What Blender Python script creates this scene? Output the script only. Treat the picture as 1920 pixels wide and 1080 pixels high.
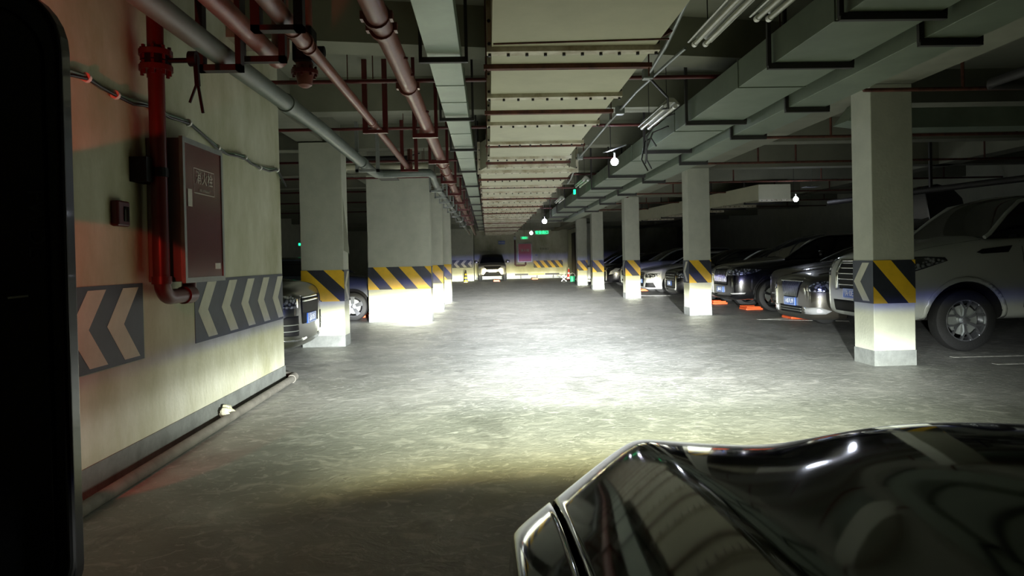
import bpy, bmesh, math, random
from mathutils import Vector, Matrix
from mathutils.bvhtree import BVHTree
random.seed(7)
for o in list(bpy.data.objects): bpy.data.objects.remove(o)
S = bpy.context.scene; C = S.collection; PI = math.pi

# ---------------------------------------------------------------- camera
F = 1350.0
cam = bpy.data.cameras.new('camera'); camo = bpy.data.objects.new('camera', cam); C.objects.link(camo)
cam.sensor_width = 36.0; cam.lens = 36.0*F/1920.0; cam.clip_start = 0.02; cam.clip_end = 200
cam.shift_y = -39.0/1920.0
wy = Vector((915-960, 501-488, -F)).normalized()
wx = Vector((1, .0222, 0)); wx = (wx - wx.dot(wy)*wy).normalized()
wz = wx.cross(wy)
camo.matrix_world = Matrix.Translation((0, 0, 1.3)) @ Matrix((wx, wy, wz)).to_4x4()
S.camera = camo
S.view_settings.view_transform = 'Standard'; S.view_settings.look = 'None'
S.view_settings.exposure = 0.0; S.view_settings.gamma = 1.0; S.view_settings.use_curve_mapping = False
# ---------------------------------------------------------------- world
W = bpy.data.worlds.new('world'); S.world = W; W.use_nodes = True
W.node_tree.nodes['Background'].inputs[0].default_value = (.75, .85, .7, 1)
W.node_tree.nodes['Background'].inputs[1].default_value = 0.0015

# ---------------------------------------------------------------- headlamp beams of the parked car in the foreground
def beam(name, loc, power):
    l = bpy.data.lights.new(name, 'POINT'); l.energy = power; l.shadow_soft_size = .035
    o = bpy.data.objects.new(name, l); C.objects.link(o); o.location = loc
    l.use_nodes = True; nt = l.node_tree; N = nt.nodes; K = nt.links
    em = N['Emission']
    tc = N.new('ShaderNodeTexCoord'); sp = N.new('ShaderNodeSeparateXYZ'); K.new(tc.outputs['Normal'], sp.inputs[0])
    def M(op, a, b=None):
        n = N.new('ShaderNodeMath'); n.operation = op
        for i, v in enumerate((a, b)):
            if v is None: continue
            if isinstance(v, (int, float)): n.inputs[i].default_value = v
            else: K.new(v, n.inputs[i])
        return n.outputs[0]
    x, y, z = sp.outputs
    hor = M('SQRT', M('ADD', M('MULTIPLY', x, x), M('MULTIPLY', y, y)))
    el = M('DIVIDE', z, M('MAXIMUM', hor, .02))            # tangent of elevation
    el2 = M('ADD', M('MULTIPLY', el, 2.0), .5+.12)         # -0.31..0.19 -> 0..1
    def ramp(stops):
        rp = N.new('ShaderNodeValToRGB'); K.new(el2, rp.inputs[0]); e = rp.color_ramp; e.interpolation = 'LINEAR'
        for i, (t, c) in enumerate(stops):
            s = e.elements[i] if i < 2 else e.elements.new(t*2+.62)
            s.position = t*2+.62; s.color = (*c, 1)
        return rp.outputs[0]
    wide = ramp([(-.31, (.00006,.00006,.00006)), (-.285, (.0003,.0003,.0003)), (-.268, (.016,.012,.003)), (-.245, (.075,.071,.036)), (-.20, (.15,.156,.112)),
                 (-.15, (.30,.32,.255)), (-.115, (.66,.68,.62)), (-.07, (.62,.64,.63)), (-.035, (.26,.27,.25)), (-.008, (.17,.175,.155)), (.003, (.06,.066,.13)),
                 (.011, (.010,.012,.07)), (.021, (.0016,.0016,.008)), (.034, (.0004,.0004,.0004)), (.19, (.00022,.00023,.0002))])
    core = ramp([(-.16, (0,0,0)), (-.115, (.03,.03,.031)), (-.07, (.15,.155,.16)), (-.047, (.42,.42,.43)), (-.03, (1,1,1)), (-.012, (.62,.62,.56)), (-.004, (.17,.155,.095)), (.004, (.075,.068,.036)), (.010, (.034,.031,.036)), (.017, (.007,.008,.026)), (.024, (0,0,0))])
    az = M('DIVIDE', x, M('MAXIMUM', hor, .02))
    azo = M('ADD', az, .0); az2 = M('MULTIPLY', azo, azo)
    g1 = M('ADD', M('MULTIPLY', M('POWER', 2.718, M('MULTIPLY', M('MULTIPLY', az2, az2), -18.0)), .35), .003)
    g2 = M('MULTIPLY', M('POWER', 2.718, M('MULTIPLY', az2, -40.0)), 8.0)
    front = M('GREATER_THAN', y, 0.02)
    def scale(c, f):
        v = N.new('ShaderNodeVectorMath'); v.operation = 'SCALE'; K.new(c, v.inputs[0]); K.new(f, v.inputs['Scale']); return v.outputs[0]
    ad = N.new('ShaderNodeVectorMath'); ad.operation = 'ADD'; K.new(scale(wide, M('MULTIPLY', g1, front)), ad.inputs[0]); K.new(scale(core, M('MULTIPLY', g2, front)), ad.inputs[1])
    K.new(ad.outputs[0], em.inputs['Color']); em.inputs['Strength'].default_value = 1.0
    return o
beam('headlamp_beam', (.42, 1.98, .64), 50000)
beam('headlamp_beam', (1.62, 2.02, .64), 50000)

# ---------------------------------------------------------------- materials
MATS = {}
def mat(name, col, rough=.6, metal=0., var=0., scale=4., bump=0., bscale=60., col2=None, coat=0., emit=None, es=0., spec=None, stretch=None, trans=0.):
    m = bpy.data.materials.new(name); m.use_nodes = True; nt = m.node_tree; b = nt.nodes['Principled BSDF']
    b.inputs['Base Color'].default_value = (*col, 1); b.inputs['Roughness'].default_value = rough; b.inputs['Metallic'].default_value = metal
    if coat: b.inputs['Coat Weight'].default_value = coat; b.inputs['Coat Roughness'].default_value = .03
    if spec is not None: b.inputs['Specular IOR Level'].default_value = spec
    if trans: b.inputs['Transmission Weight'].default_value = trans
    if emit: b.inputs['Emission Color'].default_value = (*emit, 1); b.inputs['Emission Strength'].default_value = es
    if var or bump:
        tc = nt.nodes.new('ShaderNodeTexCoord'); mp = nt.nodes.new('ShaderNodeMapping'); nt.links.new(tc.outputs['Object'], mp.inputs[0])
        if stretch: mp.inputs['Scale'].default_value = stretch
    if var:
        n = nt.nodes.new('ShaderNodeTexNoise'); n.inputs['Scale'].default_value = scale; n.inputs['Detail'].default_value = 6; n.inputs['Roughness'].default_value = .65
        nt.links.new(mp.outputs[0], n.inputs['Vector'])
        r = nt.nodes.new('ShaderNodeValToRGB'); nt.links.new(n.outputs[0], r.inputs[0])
        c2 = col2 or tuple(c*(1-var) for c in col)
        r.color_ramp.elements[0].position = .32; r.color_ramp.elements[0].color = (*c2, 1)
        r.color_ramp.elements[1].position = .62; r.color_ramp.elements[1].color = (*col, 1)
        nt.links.new(r.outputs[0], b.inputs['Base Color'])
    if bump:
        n = nt.nodes.new('ShaderNodeTexNoise'); n.inputs['Scale'].default_value = bscale; n.inputs['Detail'].default_value = 5
        nt.links.new(mp.outputs[0], n.inputs['Vector'])
        bp = nt.nodes.new('ShaderNodeBump'); bp.inputs['Strength'].default_value = bump; bp.inputs['Distance'].default_value = .01
        nt.links.new(n.outputs[0], bp.inputs['Height']); nt.links.new(bp.outputs[0], b.inputs['Normal'])
    MATS[name] = m; return m
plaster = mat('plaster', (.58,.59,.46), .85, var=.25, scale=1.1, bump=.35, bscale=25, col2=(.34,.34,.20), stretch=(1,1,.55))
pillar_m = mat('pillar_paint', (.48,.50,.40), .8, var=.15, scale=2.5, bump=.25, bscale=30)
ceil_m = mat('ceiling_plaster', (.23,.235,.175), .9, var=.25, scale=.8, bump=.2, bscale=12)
plinth_m = mat('plinth_grey', (.19,.205,.19), .7, var=.35, scale=6, bump=.3, bscale=30)
yellow = mat('hazard_yellow', (.80,.50,.02), .5, var=.12, scale=9)
black_p = mat('hazard_black', (.025,.03,.04), .5, var=.3, scale=8)
slate = mat('chevron_slate', (.045,.056,.075), .55, var=.25, scale=7)
cream = mat('chevron_cream', (.56,.56,.44), .6, var=.15, scale=6)
duct_m = mat('duct_board', (.46,.455,.32), .7, var=.12, scale=2.0, bump=.1, bscale=20)
flange_m = mat('flange_dirty', (.62,.60,.48), .6, var=.4, scale=5, col2=(.30,.24,.14))
boltm = mat('bolt_black', (.02,.02,.02), .5)
rust = mat('rusty_steel', (.13,.045,.025), .8, var=.6, scale=9, col2=(.045,.015,.01))
galv = mat('galvanised_green', (.25,.31,.235), .42, metal=.35, var=.2, scale=2.2, bump=.05, bscale=20)
galv_d = mat('dull_green_duct', (.15,.185,.135), .5, metal=.2, var=.2, scale=2.2, bump=.05, bscale=20)
darkst = mat('dark_steel', (.03,.028,.026), .6, var=.3, scale=8)
greyst = mat('grey_steel', (.28,.30,.28), .45, metal=.5, var=.2, scale=8)
redpipe = mat('red_oxide_pipe', (.20,.070,.050), .38, var=.35, scale=7, bump=.08, bscale=30)
redpaint = mat('red_paint', (.085,.010,.009), .35, var=.2, scale=8)
greenpipe = mat('grey_green_pipe', (.13,.155,.13), .45, var=.2, scale=6)
curb_m = mat('dusty_pipe', (.20,.19,.165), .75, var=.4, scale=7)
rubber = mat('tyre_rubber', (.009,.0095,.009), .75, bump=.3, bscale=50)
chrome = mat('chrome', (.75,.77,.78), .12, metal=1.)
alloy = mat('wheel_alloy', (.55,.57,.60), .22, metal=.9)
alloy_d = mat('dark_alloy', (.10,.105,.11), .25, metal=.8)
glass_d = mat('tinted_glass', (.006,.007,.008), .04, spec=.7, coat=.3)
plastic = mat('black_plastic', (.008,.008,.009), .6, spec=.2)
blackrub = mat('black_trim', (.005,.005,.005), .55, spec=.25)
under = mat('wheel_well', (.006,.006,.006), .9)
plate_blue = mat('plate_blue', (.03,.12,.48), .35, coat=.2)
plate_white = mat('plate_lettering', (.85,.88,.9), .35)
orange = mat('lock_orange', (.85,.13,.03), .45, var=.15, scale=10)
tubeglass = mat('tube_glass', (.38,.39,.31), .2, spec=.8)
housing = mat('lamp_housing', (.35,.36,.30), .35, metal=.2, var=.1, scale=6)
cable_g = mat('green_cable', (.07,.16,.10), .35, coat=.3)
cable_k = mat('black_cable', (.012,.012,.012), .4)
bulb_far = mat('lit_bulb_far', (1,1,1), .3, emit=(.80,.80,1.), es=35)
bulb_m = mat('lit_bulb', (1,1,1), .3, emit=(.80,.86,1.), es=110)
exit_m = mat('exit_green', (0,.25,.08), .4, emit=(.01,1.,.30), es=3.0)
exit_d = mat('exit_green_panel', (0,.08,.03), .4, emit=(.0,.4,.10), es=.6)
white_pl = mat('white_plastic', (.75,.76,.72), .4)
door_red = mat('cabinet_red', (.085,.008,.011), .22, spec=.5)
lettering = mat('pale_lettering', (.50,.48,.42), .5)
blue_sign = mat('blue_sign', (.04,.10,.35), .4)
cone_red = mat('cone_red', (.75,.05,.03), .45)
lens_m = mat('fog_lens', (.8,.82,.85), .06, metal=.6)
linep = mat('floor_line_paint', (.62,.63,.58), .55, var=.6, scale=14, col2=(.20,.20,.17))

def lampglass():
    m = bpy.data.materials.new('headlamp_glass'); m.use_nodes = True; nt = m.node_tree; b = nt.nodes['Principled BSDF']
    tc = nt.nodes.new('ShaderNodeTexCoord'); v = nt.nodes.new('ShaderNodeTexVoronoi'); v.inputs['Scale'].default_value = 22
    nt.links.new(tc.outputs['Object'], v.inputs['Vector'])
    r = nt.nodes.new('ShaderNodeValToRGB'); nt.links.new(v.outputs['Distance'], r.inputs[0])
    r.color_ramp.elements[0].position = .25; r.color_ramp.elements[0].color = (.8,.84,.88,1)
    r.color_ramp.elements[1].position = .6; r.color_ramp.elements[1].color = (.06,.065,.07,1)
    nt.links.new(r.outputs[0], b.inputs['Base Color']); b.inputs['Metallic'].default_value = .7; b.inputs['Roughness'].default_value = .15
    b.inputs['Coat Weight'].default_value = 1; b.inputs['Coat Roughness'].default_value = .02
    bp = nt.nodes.new('ShaderNodeBump'); bp.inputs['Strength'].default_value = .6; bp.inputs['Distance'].default_value = .01
    nt.links.new(v.outputs['Distance'], bp.inputs['Height']); nt.links.new(bp.outputs[0], b.inputs['Normal'])
    return m
lamp_g = lampglass()
def paint(name, col, metal=.3, rough=.28):
    return mat(name, col, rough, metal=metal, coat=1.)

def floor_mat():
    m = bpy.data.materials.new('worn_concrete'); m.use_nodes = True; nt = m.node_tree; N = nt.nodes; K = nt.links; b = N['Principled BSDF']
    tc = N.new('ShaderNodeTexCoord')
    def noise(sc, det, dist=0, stretch=(1,1,1)):
        mp = N.new('ShaderNodeMapping'); mp.inputs['Scale'].default_value = stretch; K.new(tc.outputs['Object'], mp.inputs[0])
        n = N.new('ShaderNodeTexNoise'); n.inputs['Scale'].default_value = sc; n.inputs['Detail'].default_value = det
        n.inputs['Distortion'].default_value = dist; n.inputs['Roughness'].default_value = .6; K.new(mp.outputs[0], n.inputs['Vector']); return n.outputs[0]
    def ramp(src, p0, c0, p1, c1):
        r = N.new('ShaderNodeValToRGB'); K.new(src, r.inputs[0]); e = r.color_ramp.elements
        e[0].position = p0; e[0].color = (*c0,1); e[1].position = p1; e[1].color = (*c1,1); return r.outputs[0]
    def mix(fac, a, bb, mode='MIX'):
        x = N.new('ShaderNodeMix'); x.data_type = 'RGBA'; x.blend_type = mode
        if isinstance(fac, float): x.inputs[0].default_value = fac
        else: K.new(fac, x.inputs[0])
        for i, v in ((6, a), (7, bb)):
            if isinstance(v, tuple): x.inputs[i].default_value = (*v, 1)
            else: K.new(v, x.inputs[i])
        return x.outputs[2]
    base = ramp(noise(.9, 7, .6), .35, (.25,.26,.24), .65, (.36,.365,.345))
    streak = ramp(noise(3.2, 9, 1.6, (1, 1.3, 1)), .53, (0,0,0), .68, (1,1,1))
    c = mix(streak, base, (.50,.50,.47))
    fl = ramp(noise(7, 10, 2.6), .57, (0,0,0), .63, (1,1,1))
    c = mix(fl, c, (.46,.465,.45))
    dk = ramp(noise(1.7, 8, 1.2, (1, .6, 1)), .33, (.6,.6,.6), .42, (0,0,0))
    c = mix(dk, c, (.19,.195,.18))
    K.new(c, b.inputs['Base Color'])
    K.new(ramp(noise(2.4, 6, .8), .3, (.38,)*3, .7, (.62,)*3), b.inputs['Roughness'])
    b.inputs['Specular IOR Level'].default_value = .45
    bp = N.new('ShaderNodeBump'); bp.inputs['Strength'].default_value = .5; bp.inputs['Distance'].default_value = .012
    K.new(noise(6, 8, 1.8), bp.inputs['Height']); K.new(bp.outputs[0], b.inputs['Normal'])
    return m
floor_m = floor_mat()

# ---------------------------------------------------------------- mesh helpers
class MB:
    def __init__(s): s.v = []; s.f = []; s.m = []
    def add(s, vs, fs, mi=0):
        k = len(s.v); s.v += [tuple(p) for p in vs]; s.f += [tuple(i+k for i in f) for f in fs]; s.m += [mi]*len(fs); return s
    def box(s, x0, x1, y0, y1, z0, z1, mi=0):
        return s.add([(x0,y0,z0),(x1,y0,z0),(x1,y1,z0),(x0,y1,z0),(x0,y0,z1),(x1,y0,z1),(x1,y1,z1),(x0,y1,z1)],
                     [(3,2,1,0),(4,5,6,7),(0,1,5,4),(1,2,6,5),(2,3,7,6),(3,0,4,7)], mi)
    def tube(s, pts, r, n=12, mi=0, caps=True):
        pts = [Vector(p) for p in pts]; rs = r if isinstance(r, (list, tuple)) else [r]*len(pts)
        rings = []; up = None
        for i, p in enumerate(pts):
            d = (pts[min(i+1, len(pts)-1)] - pts[max(i-1, 0)]).normalized()
            if up is None:
                up = Vector((0,0,1)) if abs(d.z) < .9 else Vector((1,0,0))
            a = d.cross(up).normalized(); up = a.cross(d).normalized(); b = up
            rings.append([p + rs[i]*(math.cos(t)*a + math.sin(t)*b) for t in [2*PI*j/n for j in range(n)]])
        vs = [q for R in rings for q in R]; fs = []
        for i in range(len(pts)-1):
            for j in range(n):
                k = (j+1) % n; fs.append((i*n+j, i*n+k, (i+1)*n+k, (i+1)*n+j))
        if caps: fs.append(tuple(range(n-1,-1,-1))); fs.append(tuple((len(pts)-1)*n+j for j in range(n)))
        return s.add(vs, fs, mi)
    def bar(s, a, b, w, h, mi=0):       # rectangular bar between points
        a = Vector(a); b = Vector(b); d = (b-a).normalized(); up = Vector((0,0,1)) if abs(d.z) < .9 else Vector((0,1,0))
        x = d.cross(up).normalized(); y = x.cross(d); q = []
        for p in (a, b): q += [p - x*w/2 - y*h/2, p + x*w/2 - y*h/2, p + x*w/2 + y*h/2, p - x*w/2 + y*h/2]
        return s.add(q, [(3,2,1,0),(4,5,6,7),(0,1,5,4),(1,2,6,5),(2,3,7,6),(3,0,4,7)], mi)
    def lathe(s, prof, o, ax, n=32, mi=0):   # prof [(r, t)], axis ax from o
        o = Vector(o); ax = Vector(ax).normalized(); a = ax.orthogonal().normalized(); b = ax.cross(a)
        vs = [o + ax*t + r*(math.cos(u)*a + math.sin(u)*b) for (r, t) in prof for u in [2*PI*j/n for j in range(n)]]
        fs = [(i*n+j, i*n+(j+1)%n, (i+1)*n+(j+1)%n, (i+1)*n+j) for i in range(len(prof)-1) for j in range(n)]
        return s.add(vs, fs, mi)
    def poly(s, pts, mi=0): return s.add(pts, [tuple(range(len(pts)))], mi)
    def prism(s, pts, d, mi=0):
        d = Vector(d); n = len(pts); p = [Vector(q) for q in pts]
        return s.add(p + [q + d for q in p], [tuple(range(n-1,-1,-1)), tuple(range(n, 2*n))] + [(i, (i+1)%n, (i+1)%n+n, i+n) for i in range(n)], mi)
    def build(s, name, mats, parent=None, smooth=False, bevel=0, origin=None):
        if not isinstance(mats, (list, tuple)): mats = [mats]
        o0 = Vector(origin) if origin is not None else (parent_loc(parent) if parent else Vector((0,0,0)))
        me = bpy.data.meshes.new(name); me.from_pydata([tuple(Vector(p)-o0) for p in s.v], [], s.f); me.update()
        for mm in mats: me.materials.append(mm)
        for p, mi in zip(me.polygons, s.m): p.material_index = mi
        bm = bmesh.new(); bm.from_mesh(me); bmesh.ops.recalc_face_normals(bm, faces=bm.faces); bm.to_mesh(me); bm.free()
        if smooth:
            me.shade_smooth(); me.set_sharp_from_angle(angle=math.radians(38))
        o = bpy.data.objects.new(name, me); C.objects.link(o)
        if parent: o.parent = parent
        elif origin is not None: o.location = o0
        if bevel:
            b = o.modifiers.new('bevel', 'BEVEL'); b.width = bevel; b.segments = 2; b.limit_method = 'ANGLE'
        return o
def parent_loc(p):
    v = Vector((0,0,0))
    while p: v += Vector(p.location); p = p.parent
    return v
def tag(o, label, cat, group=None, kind=None):
    o['label'] = label; o['category'] = cat
    if group: o['group'] = group
    if kind: o['kind'] = kind
    return o
def thing(name, loc, label, cat, group=None):
    o = bpy.data.objects.new(name, None); o.empty_display_size = .1; C.objects.link(o); o.location = loc
    return tag(o, label, cat, group)
def struct(o): o['kind'] = 'structure'; return o
def B(*a): return MB().box(*a)
def text(name, body, size, m, mw, parent, extrude=.0015, sx=1.0):
    cu = bpy.data.curves.new(name, 'FONT'); cu.body = body; cu.size = size; cu.extrude = extrude; cu.align_x = 'CENTER'; cu.align_y = 'CENTER'; cu.resolution_u = 3
    t = bpy.data.objects.new('tmp', cu); C.objects.link(t); bpy.context.view_layer.update()
    me = bpy.data.meshes.new_from_object(t.evaluated_get(bpy.context.evaluated_depsgraph_get()))
    bpy.data.objects.remove(t); me.name = name; me.materials.clear(); me.materials.append(m)
    me.transform(Matrix.Translation(-parent_loc(parent)) @ mw @ Matrix.Diagonal((sx,1,1,1)))
    o = bpy.data.objects.new(name, me); C.objects.link(o); o.parent = parent; return o
def frame(o, u, v):       # matrix with text x along u, y along v
    u = Vector(u).normalized(); v = Vector(v).normalized(); w = u.cross(v)
    return Matrix.Translation(o) @ Matrix((u, v, w)).transposed().to_4x4()

def clip(poly, w, h):      # clip 2D polygon to [0,w]x[0,h]
    for ax, lim, sg in ((0,0,1),(0,w,-1),(1,0,1),(1,h,-1)):
        out = []
        for i in range(len(poly)):
            a, b = poly[i-1], poly[i]; da = sg*(a[ax]-lim); db = sg*(b[ax]-lim)
            if (da >= 0) != (db >= 0):
                t = da/(da-db); out.append((a[0]+t*(b[0]-a[0]), a[1]+t*(b[1]-a[1])))
            if db >= 0: out.append(b)
        poly = out
        if not poly: return []
    return poly
def stripes(mb, o, u, w, h, period=.45, duty=.47, shift=.41, phase=0., mi=1):
    o = Vector(o); u = Vector(u); n = int(w/period)+4
    for k in range(-3, n):
        a = k*period + phase; b = a + period*duty
        p = clip([(a, h), (b, h), (b+shift, 0), (a+shift, 0)], w, h)
        if len(p) > 2: mb.poly([o + u*x + Vector((0,0,y)) for x, y in p], mi)
def chevrons(mb, o, u, w, h, starts, t=.2, s=.22, mi=1):    # '<' marks opening along +u
    o = Vector(o); u = Vector(u); m = .025
    for a in starts:
        for q in ([(a+s, h-m), (a+s+t, h-m), (a+t, h/2), (a, h/2)], [(a, h/2), (a+t, h/2), (a+s+t, m), (a+s, m)]):
            p = clip(q, w, h)
            if len(p) > 2: mb.poly([o + u*x + Vector((0,0,y)) for x, y in p], mi)

# ---------------------------------------------------------------- setting
BT, BB, PL = 1.2, .71, .175
struct(B(-9.4, 13.2, -4.2, 52, -.2, 0).build('floor', floor_m))
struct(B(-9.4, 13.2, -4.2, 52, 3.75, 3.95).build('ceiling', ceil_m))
struct(B(-9.4, -2.3, -4.2, 8.12, 0, 3.75).build('wall_left', plaster))
struct(B(-9.4, -9.2, 8.12, 52, 0, 3.75).build('wall_left_far', pillar_m))
struct(B(13.0, 13.2, -4.2, 52, 0, 3.75).build('wall_right', pillar_m))
struct(B(-9.4, 13.2, -4.4, -4.2, 0, 3.75).build('wall_back', plinth_m))
struct(B(-.92, 13.2, 49.0, 49.2, 0, 3.75).build('wall_far', plaster))
struct(B(-9.4, -.92, 46.2, 49.2, 0, 3.75).build('wall_far_left', pillar_m))
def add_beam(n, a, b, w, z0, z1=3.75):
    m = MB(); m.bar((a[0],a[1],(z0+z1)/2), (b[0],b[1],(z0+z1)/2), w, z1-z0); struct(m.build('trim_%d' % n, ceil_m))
add_beam(1, (-9, 5.55), (4.3, 7.95), .42, 3.35)
for i, (y, z) in enumerate([(9.75, 3.3), (13.0, 3.32), (15.75, 3.2), (19.3, 3.3), (22.8, 3.2), (26.5, 3.3), (29.8, 3.2), (34.4, 3.2), (38.5, 3.25), (43.0, 3.2), (46.6,3.2)]):
    add_beam(2+i, (-9.2, y), (13, y), .36, z)
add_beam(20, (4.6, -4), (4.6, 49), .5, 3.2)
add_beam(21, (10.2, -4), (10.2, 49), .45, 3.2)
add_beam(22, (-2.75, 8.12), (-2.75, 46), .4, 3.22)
# wall plinth (painted skirting) of the left wall
m = MB(); m.box(-2.3, -2.29, -4, 8.13, 0, PL); struct(m.build('baseboard_left', plinth_m))
m = MB(); m.box(-.92, 5.3, 48.985, 49, 0, .14); struct(m.build('baseboard_far', plinth_m))

# ---------------------------------------------------------------- pillars
def pillar(x0, x1, y0, y1, label, period=.45, phase=0., shift=.41, side='L', top=3.2, duty=.47, group=None):
    t = thing('pillar', ((x0+x1)/2, y0, 0), label, 'pillar', group)
    B(x0, x1, y0, y1, 0, top).build('shaft', pillar_m, t, bevel=.008)
    e = .004; g = .0065
    B(x0-e, x1+e, y0-e, y1+e, 0, PL).build('plinth', plinth_m, t)
    m = MB(); m.box(x0-e, x1+e, y0-e, y1+e, BB, BT, 0)
    stripes(m, (x0-e, y0-g, BB), (1,0,0), x1-x0+2*e, BT-BB, period, duty, shift, phase, 1)
    w = y1-y0+2*e
    if side == 'L': chevrons(m, (x0-g, y1+e, BB), (0,-1,0), w, BT-BB, [.02], .15, .2, 2)
    else: chevrons(m, (x1+g, y0-e, BB), (0,1,0), w, BT-BB, [.03], .15, .2, 2)
    # the band faces towards the aisle are slate grey
    k = (len(m.v)); xx = x0-e-.001 if side == 'L' else x1+e+.001
    m.add([(xx, y0-e, BB), (xx, y1+e, BB), (xx, y1+e, BT), (xx, y0-e, BT)], [(0,1,2,3)], 3)
    m.build('hazard_band', [black_p, yellow, cream, slate], t)
    return t
pillar(4.36, 4.84, 8.02, 8.46, 'nearest square pillar on the right, beside the white SUV wheel', .45, -.005)
pillar(4.36, 4.84, 15.5, 15.95, 'second pillar on the right, just before the black SUV', .45, -.0)
pillar(4.33, 4.80, 22.6, 23.05, 'third pillar on the right, left of the white sedan front', .45, .05)
pillar(4.30, 4.77, 29.55, 30.0, 'fourth pillar on the right, between a black car and a pale car front', .45, .02)
pillar(4.27, 4.75, 34.3, 34.75, 'fifth pillar on the right, partly hidden by the fourth', .45, -.1)
pillar(-2.92, -2.26, 11.35, 11.75, 'pale pillar on the left behind the olive car nose', .54, -.19, .51, 'R', duty=.52)
pillar(-2.62, -1.25, 15.8, 16.2, 'wide slab-like pillar on the left, the broadest of all', .56, .11, .42, 'R', top=3.2, duty=.5)
pillar(-2.2, -1.21, 19.35, 19.75, 'pillar half hidden behind the wide slab pillar on the left', .56, .0, .42, 'R', duty=.5)
pillar(-2.1, -1.18, 23.0, 23.4, 'rearmost lit pillar on the left, peeping out next to the dark far wall', .56, .1, .42, 'R', duty=.5)
# loose corner sheet on the left pillar
m = MB(); m.prism([(-2.25,11.36,1.78),(-2.25,11.36,2.35),(-2.16,11.33,1.45),(-2.25,11.36,1.5)], (0,-.006,0))
tag(m.build('plaster_flap', pillar_m), 'pale pointed sheet peeling off the corner of the left pillar', 'sheet')

# chevron panels on the left wall
def wall_panel(y0, y1, starts, label):
    m = MB(); m.box(-2.3, -2.296, y0, y1, .70, 1.2, 0)
    chevrons(m, (-2.2945, y0, .70), (0,1,0), y1-y0, .5, starts, .2, .2, 1)
    return tag(m.build('chevron_panel', [slate, cream], origin=(-2.3, y0, .7)), label, 'wall marking')
wall_panel(2.9, 4.86, [.25, .68, 1.10, 1.5], 'slate chevron panel on the left wall nearest the camera, tinted red')
wall_panel(5.70, 8.11, [.06, .56, 1.05, 1.53, 2.02], 'slate panel with five pale chevrons at the far end of the left wall')

# ---------------------------------------------------------------- left wall fittings
def arc(c, r, a0, a1, u, v, n=7):
    c = Vector(c); u = Vector(u); v = Vector(v)
    return [tuple(c + r*(math.cos(a0+(a1-a0)*i/n)*u + math.sin(a0+(a1-a0)*i/n)*v)) for i in range(n+1)]
RX, RY = -2.17, 4.86
t = thing('fire_riser', (RX, RY, 1.1), 'vertical dark red fire pipe with lever valve on the left wall', 'pipe')
m = MB(); m.tube([(RX,RY,3.7),(RX,RY,1.22)] + arc((RX,RY+.12,1.22), .12, PI, 1.5*PI, (0,1,0), (0,0,1))[1:] + [(RX,RY+.44,1.10)], .052, 18); m.build('pipe', redpaint, t, True)
for a_, b_ in (((RX,RY+.33,1.10),(RX,RY+.46,1.10)), ((RX,RY,1.19),(RX,RY,1.24))): m = MB(); m.tube([a_, b_], .063, 18); m.build('elbow_collar', redpaint, t, True)
m = MB()
m.tube([(RX,RY+.44,1.10),(RX-.03,RY+.5,1.14),(RX-.03,RY+.52,1.26)], .05, 12); m.build('riser_tail', redpaint, t, True)
for zz, nm in ((2.70,'flange'),(2.60,'flange')):
    m = MB(); m.tube([(RX,RY,zz),(RX,RY,zz+.035)], .105, 20)
    for k in range(8):
        a = k*PI/4+.2; m.tube([(RX+.085*math.cos(a),RY+.085*math.sin(a),zz-.03),(RX+.085*math.cos(a),RY+.085*math.sin(a),zz+.06)], .012, 6)
    m.build(nm, redpaint, t, True)
m = MB(); m.tube([(RX,RY,2.63),(RX,RY,2.71)], .088, 20); m.build('valve_body', blackrub, t, True)
m = MB(); m.tube([(RX+.05,RY,2.67),(RX+.24,RY-.0,2.67)], .017, 10); m.lathe([(0,0),(.05,0),(.05,.05),(0,.05)], (RX+.22,RY,2.68), (1,0,0), 16)
m.bar((RX+.26,RY,2.70),(RX+.27,RY,2.50), .028, .03); m.bar((RX+.27,RY,2.52),(RX+.30,RY,2.32), .016, .016); m.bar((RX+.27,RY,2.53),(RX+.215,RY,2.39), .014, .014)
m.build('lever_handle', blackrub, t, True)
m = MB(); m.box(-2.3, RX-.02, RY-.13, RY+.06, 1.86, 2.02); m.tube([(RX,RY,1.9),(RX,RY,1.96)], .06, 16); m.build('wall_clamp', blackrub, t)

t = thing('hydrant_cabinet', (-2.3, 5.3, 1.2), 'red glass-doored fire hydrant cabinet beside the red riser on the left wall', 'cabinet')
B(-2.3, -2.075, 4.96, 5.68, 1.2, 2.18).build('body', mat('cabinet_steel', (.18,.19,.18), .4, metal=.5), t, bevel=.006)
m = MB()
for bx in ((4.955,4.99,1.19,2.19),(5.655,5.69,1.19,2.19),(4.99,5.655,1.19,1.225),(4.99,5.655,2.155,2.19)): m.box(-2.075,-2.05,*bx)
m.build('door_frame', greyst, t)
d = B(-2.072, -2.056, 4.99, 5.655, 1.225, 2.155).build('door', door_red, t)
m = MB(); zc = 1.93
for bx in ((5.14,5.146,1.82,2.00),(5.514,5.52,1.82,2.00),(5.14,5.52,1.82,1.826),(5.14,5.52,1.994,2.0)): m.box(-2.057,-2.0545,*bx)
m.build('sign_border', lettering, d, origin=parent_loc(d))
text('lettering', '消火栓', .105, lettering, frame((-2.0545, 5.33, 1.93), (0,1,0), (0,0,1)), d)
text('small_lettering', 'FIRE HYDRANT', .028, lettering, frame((-2.0545, 5.33, 1.847), (0,1,0), (0,0,1)), d)
B(-2.058, -2.052, 5.03, 5.10, 1.72, 1.84).build('latch', lettering, d)
m = MB(); m.box(-2.0575,-2.0545, 5.50, 5.61, 1.28, 1.325); m.build('sticker', lettering, d)

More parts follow.
